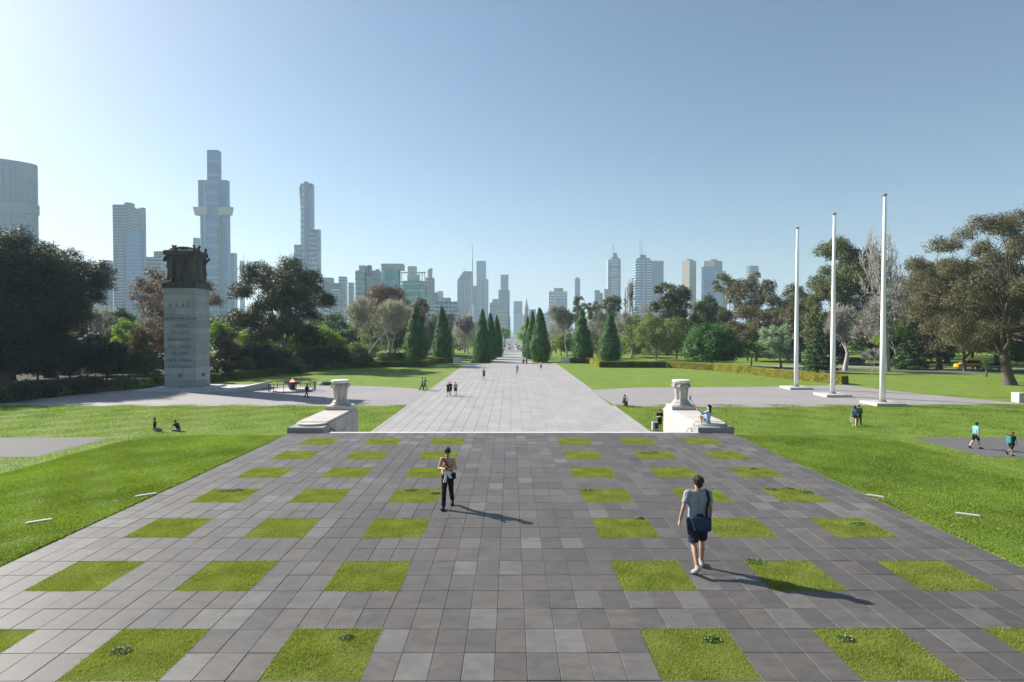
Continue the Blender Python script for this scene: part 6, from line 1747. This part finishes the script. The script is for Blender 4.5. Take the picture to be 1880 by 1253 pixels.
# woman with suitcase
t4, J4 = put('woman in a black top and dark skirt standing beside a suitcase',1211,791.5,42,R(170),dict(STAND,head=20,uaL=(-0.25,0.1,-1),faL=(0.6,0.8,0.1),uaR=(0.25,0.1,-1),faR=(-0.6,0.8,0.1)),SK3,BLK,(0.02,0.025,0.035),(0.5,0.45,0.4),('bun',(0.02,0.015,0.012)),0.95,0.9,H=1.66)
sc_ = thing('suitcase','silver and black wheeled suitcase beside the woman in black','suitcase',(t4.location.x-0.38,t4.location.y-0.1,LOW))
b = MB(); b.cbox(-0.23,0.23,-0.14,0.14,0.07,0.72,0.04); b.build('shell', cloth((0.5,0.5,0.52),0.4), sc_)
b = MB(); b.cbox(-0.05,0.24,-0.15,-0.13,0.2,0.66,0.01); b.build('front_pocket', cloth((0.03,0.03,0.04)), sc_)
for e in (-1,1):
    b = MB(); b.lathe([(0.035,-0.02),(0.035,0.02)],10); o = b.build('wheel', cloth(BLK), sc_, (e*0.18,0.1,0.035)); o.rotation_euler = (0,R(90),0)
b = MB(); b.tube([(-0.1,0.1,0.7),(-0.1,0.1,1.0),(0.1,0.1,1.0),(0.1,0.1,0.7)],0.012,6); b.build('handle', M['steel'], sc_)
# woman sitting on the right flank wall
SITP = dict(sit=True,thL=128,kL=138,thR=118,kR=128,lean=-6,head=0,turn=0,uaL=(-0.25,0.75,-0.35),faL=(-0.1,0.75,0.65),uaR=(0.15,0.5,-0.9),faR=(0,0.9,-0.2))
ps = Vector((8.98, TERR_END+0.62, 0.335))
t3, J3 = person('woman in a pale blue shirt with long dark hair sitting on the right flank wall', ps, R(62), 1.62, SITP, SK3, [
    ('shirt', (0.36,0.48,0.68), ['torso','uarmL','uarmR',('farmL',0,0.5),('farmR',0,0.5)], 0.022, {}),
    ('shorts', (0.3,0.36,0.5), ['pelvis',('thighL',0,0.5),('thighR',0,0.5)], 0.02, {}),
    ('shoe', (0.62,0.35,0.3), ['footL'], 0.012, {}), ('shoe', (0.62,0.35,0.3), ['footR'], 0.012, {})], ('long',(0.02,0.014,0.014)), 0.012)
w0 = world_pt(t3, J3['wriL']+J3['faL']*0.06); w1 = w0 + Vector((-0.34,0.0,0.48))
ss = thing('selfie_stick','selfie stick with phone held up by the woman sitting on the wall','selfie stick',w0)
b = MB(); d = w1-w0; b.tube([(0,0,0), d*0.35], 0.018, 6); b.build('grip', cloth((0.7,0.7,0.55)), ss)
b = MB(); b.tube([d*0.35, d], 0.011, 6); b.build('rod', M['dark_metal'], ss)
b = MB(); b.cbox(d.x-0.04,d.x+0.04,d.y-0.01,d.y+0.01,d.z-0.02,d.z+0.14,0.005); b.build('phone', M['steel'], ss)
# two sitting on the left lawn
put('person in dark top and white cap sitting on the left lawn',284,792,25,R(-60),dict(sit=0.24,thL=72,kL=150,thR=68,kR=150,lean=2),SK3,BLK,(0.16,0.17,0.22),BLK,('shoulder',(0.1,0.05,0.025)),1.3,1.8,H=1.75,vox=0.022)
t_, J_ = put('person in a black top bending forward on the left lawn',328,792,22,R(75),dict(sit=0.16,thL=85,kL=25,thR=80,kR=15,lean=26,head=15,uaL=(-0.1,0.8,-0.7),faL=(0,0.7,-0.7),uaR=(0.1,0.8,-0.7),faR=(0,0.7,-0.7)),SK3,BLK,(0.2,0.24,0.27),(0.6,0.6,0.6),('short',(0.02,0.015,0.01)),0.8,1.8,H=1.65,vox=0.022)
# crouching adult with child on the lawn corner
put('person crouching on the lawn corner near the crossing paths',1145,746,13,R(-60),dict(thL=110,kL=130,thR=60,kR=130,lean=15),SK2,(0.06,0.05,0.06),BLK,BLK,('curly',(0.02,0.015,0.012)),1.5,1.8,H=1.62,vox=0.025)
put('small child in a white top beside the crouching person',1151,747,15,R(60),dict(STAND),SK3,(0.65,0.66,0.7),BLK,BLK,('short',(0.03,0.02,0.015)),0.8,1.8,H=1.02,vox=0.02)
# walkers on the forecourt
put('person in all-black clothes walking past the fire bowl',563,730.5,26,R(-100),dict(WALK,head=25),SK2,BLK,BLK,BLK,('short',(0.015,0.012,0.01)),1.9,1.9,vox=0.025)
put('man in a bright green top and dark trousers walking by the left lawn',775,717.5,25,R(-80),WALK,SK3,(0.1,0.36,0.2),(0.02,0.03,0.02),BLK,('short',(0.03,0.02,0.015)),1.7,1.9,vox=0.025)
put('person in olive green beside the man in bright green',780,716.6,24,R(-80),dict(WALK2,uaR=(0.1,0.7,-0.6),faR=(0,0.8,0.5)),SK3,(0.09,0.16,0.05),(0.05,0.07,0.03),BLK,('short',(0.03,0.025,0.015)),1.5,1.6,vox=0.025)
put('person in a black top and skirt walking with the person in maroon',823,728.5,26,R(175),WALK,SK3,BLK,BLK,(0.5,0.45,0.4),('short',(0.2,0.1,0.06)),0.5,0.95,vox=0.025)
put('person in a maroon top close behind the person in black',827,727,26,R(178),WALK2,SK3,(0.1,0.02,0.05),(0.03,0.02,0.03),BLK,('short',(0.15,0.08,0.05)),0.7,0.9,vox=0.025)
put('man in a grey-blue shirt and dark shorts right of the pair on the forecourt',836.5,727.5,26,R(185),WALK,SK3,(0.3,0.33,0.42),(0.04,0.03,0.04),(0.2,0.2,0.25),('short',(0.06,0.05,0.05)),1.2,0.8,vox=0.025)
put('lone walker in grey top and dark shorts farther up the forecourt',888.5,698.5,20,R(5),WALK2,SK3,(0.2,0.17,0.19),(0.05,0.045,0.07),(0.3,0.3,0.3),('short',(0.03,0.025,0.025)),0.6,0.8,vox=0.03,H=1.78)
put('lone walker in pale clothes in the middle of the forecourt',949.5,687.5,15,R(170),WALK,SK3,(0.3,0.3,0.38),(0.28,0.28,0.36),(0.2,0.2,0.2),('short',(0.05,0.045,0.05)),1.2,1.8,vox=0.03,H=1.72)
put('distant walker in a white top near the front right cypress',993,680,14,R(190),WALK2,SK3,(0.75,0.75,0.76),(0.08,0.07,0.09),(0.2,0.2,0.2),('short',(0.1,0.08,0.06)),0.7,1.2,vox=0.03,H=1.7)
put('distant person in green crouching at the start of the avenue, left of two',962,667.5,7,R(60),dict(thL=110,kL=130,thR=60,kR=130,lean=15),SK2,(0.08,0.14,0.09),(0.05,0.08,0.06),BLK,('short',(0.03,0.025,0.02)),1.2,1.8,vox=0.03,H=1.7)
put('distant person in green crouching at the start of the avenue, right of two',965.5,667.5,7,R(-60),dict(thL=110,kL=130,thR=60,kR=130,lean=15),SK2,(0.1,0.16,0.09),(0.05,0.08,0.06),BLK,('short',(0.03,0.025,0.02)),1.2,1.8,vox=0.03,H=1.65)
# belongings on the left lawn by the paving
p = on_plane(592, 708); bg = thing('tote_bag','white bag left on the lawn edge right of the fire bowl','bag',(p.x,p.y,LOW+0.01))
mb = MB(); cap(mb,(-0.3,0,0.22),0.25,(0.25,0.05,0.2),0.22); link('bag_body', remesh(mb,0.04,cloth((0.6,0.6,0.6)),3,name='bag_body'), bg)
b = MB(); b.tube([(-0.15,0,0.4),(-0.05,0,0.6),(0.1,0,0.4)],0.025,5); b.build('handle', cloth((0.1,0.1,0.1)), bg)
p = on_plane(601, 708); bg = thing('duffel_bag','dark green duffel bag on the lawn edge right of the fire bowl','bag',(p.x,p.y,LOW+0.01))
mb = MB(); cap(mb,(-0.5,0,0.28),0.27,(0.45,0,0.25),0.24); link('bag_body', remesh(mb,0.04,cloth((0.06,0.09,0.05)),3,name='bag_body'), bg)
b = MB(); b.tube([(-0.2,0,0.5),(0,0,0.72),(0.2,0,0.48)],0.025,5); b.build('handle', cloth((0.03,0.03,0.03)), bg)

# ================================================================== cars
PAINT = {}
def paint(col):
    if col not in PAINT:
        m, nt, out = nodes_of('car_paint'); p_ = bsdf(nt, out, col, 0.3, 0.5, 0.0); p_.inputs['Coat Weight'].default_value = 0.6; PAINT[col] = m
    return PAINT[col]
cglass = simple('car_glass', (0.02,0.025,0.03), 0.1, 0.6); tyre_m = simple('tyre', (0.02,0.02,0.02), 0.9); rim_m = simple('rim', (0.5,0.5,0.52), 0.35, 0.5, 0.7)
lamp_m = simple('headlamp', (0.7,0.7,0.7), 0.2); tail_m = simple('tail_lamp', (0.4,0.02,0.02), 0.3)
def sideprof(pts, hw, hw_top, ztop):
    n = len(pts); m = MB()
    def wd(z): 
        f = max(0, (z-0.85)/(ztop-0.85)); return hw+(hw_top-hw)*f
    m.add([(p[0],-wd(p[1]),p[1]) for p in pts]+[(p[0],wd(p[1]),p[1]) for p in pts], [tuple(range(n)), tuple(range(2*n-1,n-1,-1))]+[(i,n+i,n+(i+1)%n,(i+1)%n) for i in range(n)])
    return m
def carmeshes(van=False):
    if van: body = [(-2.2,0.35),(-2.25,0.9),(-2.15,1.2),(-1.9,1.85),(0.4,1.9),(1.25,1.15),(2.1,0.95),(2.25,0.6),(2.2,0.32)]; gl=[(-1.8,1.2),(-1.7,1.7),(0.35,1.75),(0.95,1.2)]; zt=1.9
    else: body = [(-2.2,0.35),(-2.25,0.75),(-2.1,0.98),(-1.6,1.02),(-0.95,1.42),(0.25,1.45),(1.05,0.98),(2.05,0.82),(2.25,0.55),(2.2,0.32)]; gl=[(-1.4,1.02),(-0.9,1.35),(0.2,1.38),(0.88,1.0)]; zt=1.45
    return body, gl, zt
CARM = {}
def car(label, loc, rz, col, van=False, group='cars on the roads'):
    t = thing('car', label, 'car', loc, rz, group)
    if van not in CARM:
        body, gl, zt = carmeshes(van)
        bm_ = sideprof(body, 0.9, 0.68, zt).mesh('body', paint(col))
        wm = []
        for e in (-1,1):
            m = MB(); n = len(gl)
            def wd(z): return 0.9+(0.68-0.9)*max(0,(z-0.85)/(zt-0.85))+0.012
            m.add([(p[0],e*wd(p[1]),p[1]) for p in gl],[tuple(range(n)) if e<0 else tuple(range(n-1,-1,-1))]); wm.append(m.mesh('side_window', cglass))
        m = MB()
        i0 = [k for k,p in enumerate(body) if p[1]==max(q[1] for q in body)][0]; a_, b_ = body[i0], body[i0+1]
        def P2(f, y_): x_=a_[0]+(b_[0]-a_[0])*f+0.015; z_=a_[1]+(b_[1]-a_[1])*f+0.015; w_=0.9+(0.68-0.9)*max(0,(z_-0.85)/(zt-0.85))-0.08; return (x_,y_*w_,z_)
        m.add([P2(0.08,-1),P2(0.08,1),P2(0.92,1),P2(0.92,-1)],[(0,3,2,1)]); wm.append(m.mesh('windscreen', cglass))
        m = MB(); m.tube([(0,-0.1,0),(0,0.1,0)],0.32,14); ty = m.mesh('tyre', tyre_m)
        m = MB(); m.tube([(0,-0.112,0),(0,0.112,0)],0.19,10); ri = m.mesh('rim', rim_m)
        m = MB(); m.cbox(-0.03,0.03,-0.17,0.17,-0.07,0.07,0.02); hd = m.mesh('headlight', lamp_m)
        m = MB(); m.cbox(-0.03,0.03,-0.15,0.15,-0.09,0.09,0.02); tl = m.mesh('tail_light', tail_m)
        CARM[van] = (bm_, wm, ty, ri, hd, tl)
    bm_, wm, ty, ri, hd, tl = CARM[van]
    me = bm_.copy(); me.materials.clear(); me.materials.append(paint(col)); link('body', me, t)
    for w__ in wm: link(w__.name.split('.')[0], w__, t)
    for x_ in (-1.38,1.38):
        for y_ in (-0.82,0.82):
            o = link('wheel', ty, t, (x_,y_,0.32)); link('rim', ri, o)
    for y_ in (-0.62,0.62): link('headlight', hd, t, (2.2,y_,0.68)); link('tail_light', tl, t, (-2.22,y_,0.78))
    return t
# taxi and cars under the trees on the right
def carpx(label, px, py, rz, col, van=False):
    p = on_plane(px, py); car(label, (p.x, p.y, LOW+0.01), rz, col, van)
carpx('yellow taxi driving under the trees on the right', 1777, 677.5, R(172), (0.75,0.42,0.01), True)
carpx('dark blue car parked behind the grey leafless tree right of the middle flagpole', 1567, 668, R(170), (0.03,0.05,0.09))
carpx('pale car parked right of the nearest flagpole', 1650, 673, R(172), (0.5,0.52,0.54))
carpx('dark car following right of the taxi', 1825, 680, R(172), (0.04,0.045,0.05))
# boulevard traffic
cols = [(0.55,0.56,0.58),(0.05,0.05,0.06),(0.7,0.7,0.7),(0.25,0.04,0.04),(0.08,0.12,0.2),(0.35,0.36,0.38)]
cname = ['silver','black','white','dark red','blue','grey']
cwhere = ['waiting at the near crossing left of the axis','waiting at the near crossing on the axis','crossing at the near junction, right','in the near left lane','in the near right lane','in the middle left lane','in the middle lane on the axis','in the middle right lane','farther off in the left lane','farther off on the axis','farther off in the right lane','far up the boulevard, left','far up the boulevard, right']
for k,(x_,y_,rz) in enumerate(((-4.5,378,90),(-1.0,392,270),(5.5,380,200),(-6.5,412,270),(4.8,418,90),(-4.6,450,270),(1.0,462,90),(6.5,470,90),(-6.6,520,270),(-1.5,535,270),(5.2,548,90),(-4.5,640,270),(5.4,660,90))):
    car('%s car %s' % (cname[k % 6], cwhere[k]), (x_, y_, ground_z(0,y_)+0.12), R(rz), cols[k % 6], group='cars on the boulevard')
bpy.data.scenes.remove(TMP)
# ================================================================== haze over the city
hz = MB(); hz.box(-9100, 9100, -450, 11100, -40, 330)
m, nt, out = nodes_of('haze')
v = nt.nodes.new('ShaderNodeVolumePrincipled')
v.inputs['Color'].default_value = (0.6,0.82,1.0,1)
v.inputs['Density'].default_value = 0.0002
v.inputs['Anisotropy'].default_value = 0.15
nt.links.new(v.outputs[0], out.inputs['Volume'])
tag(hz.build('haze', m), 'thin pale haze in the air over the park and city', 'haze', kind='stuff')
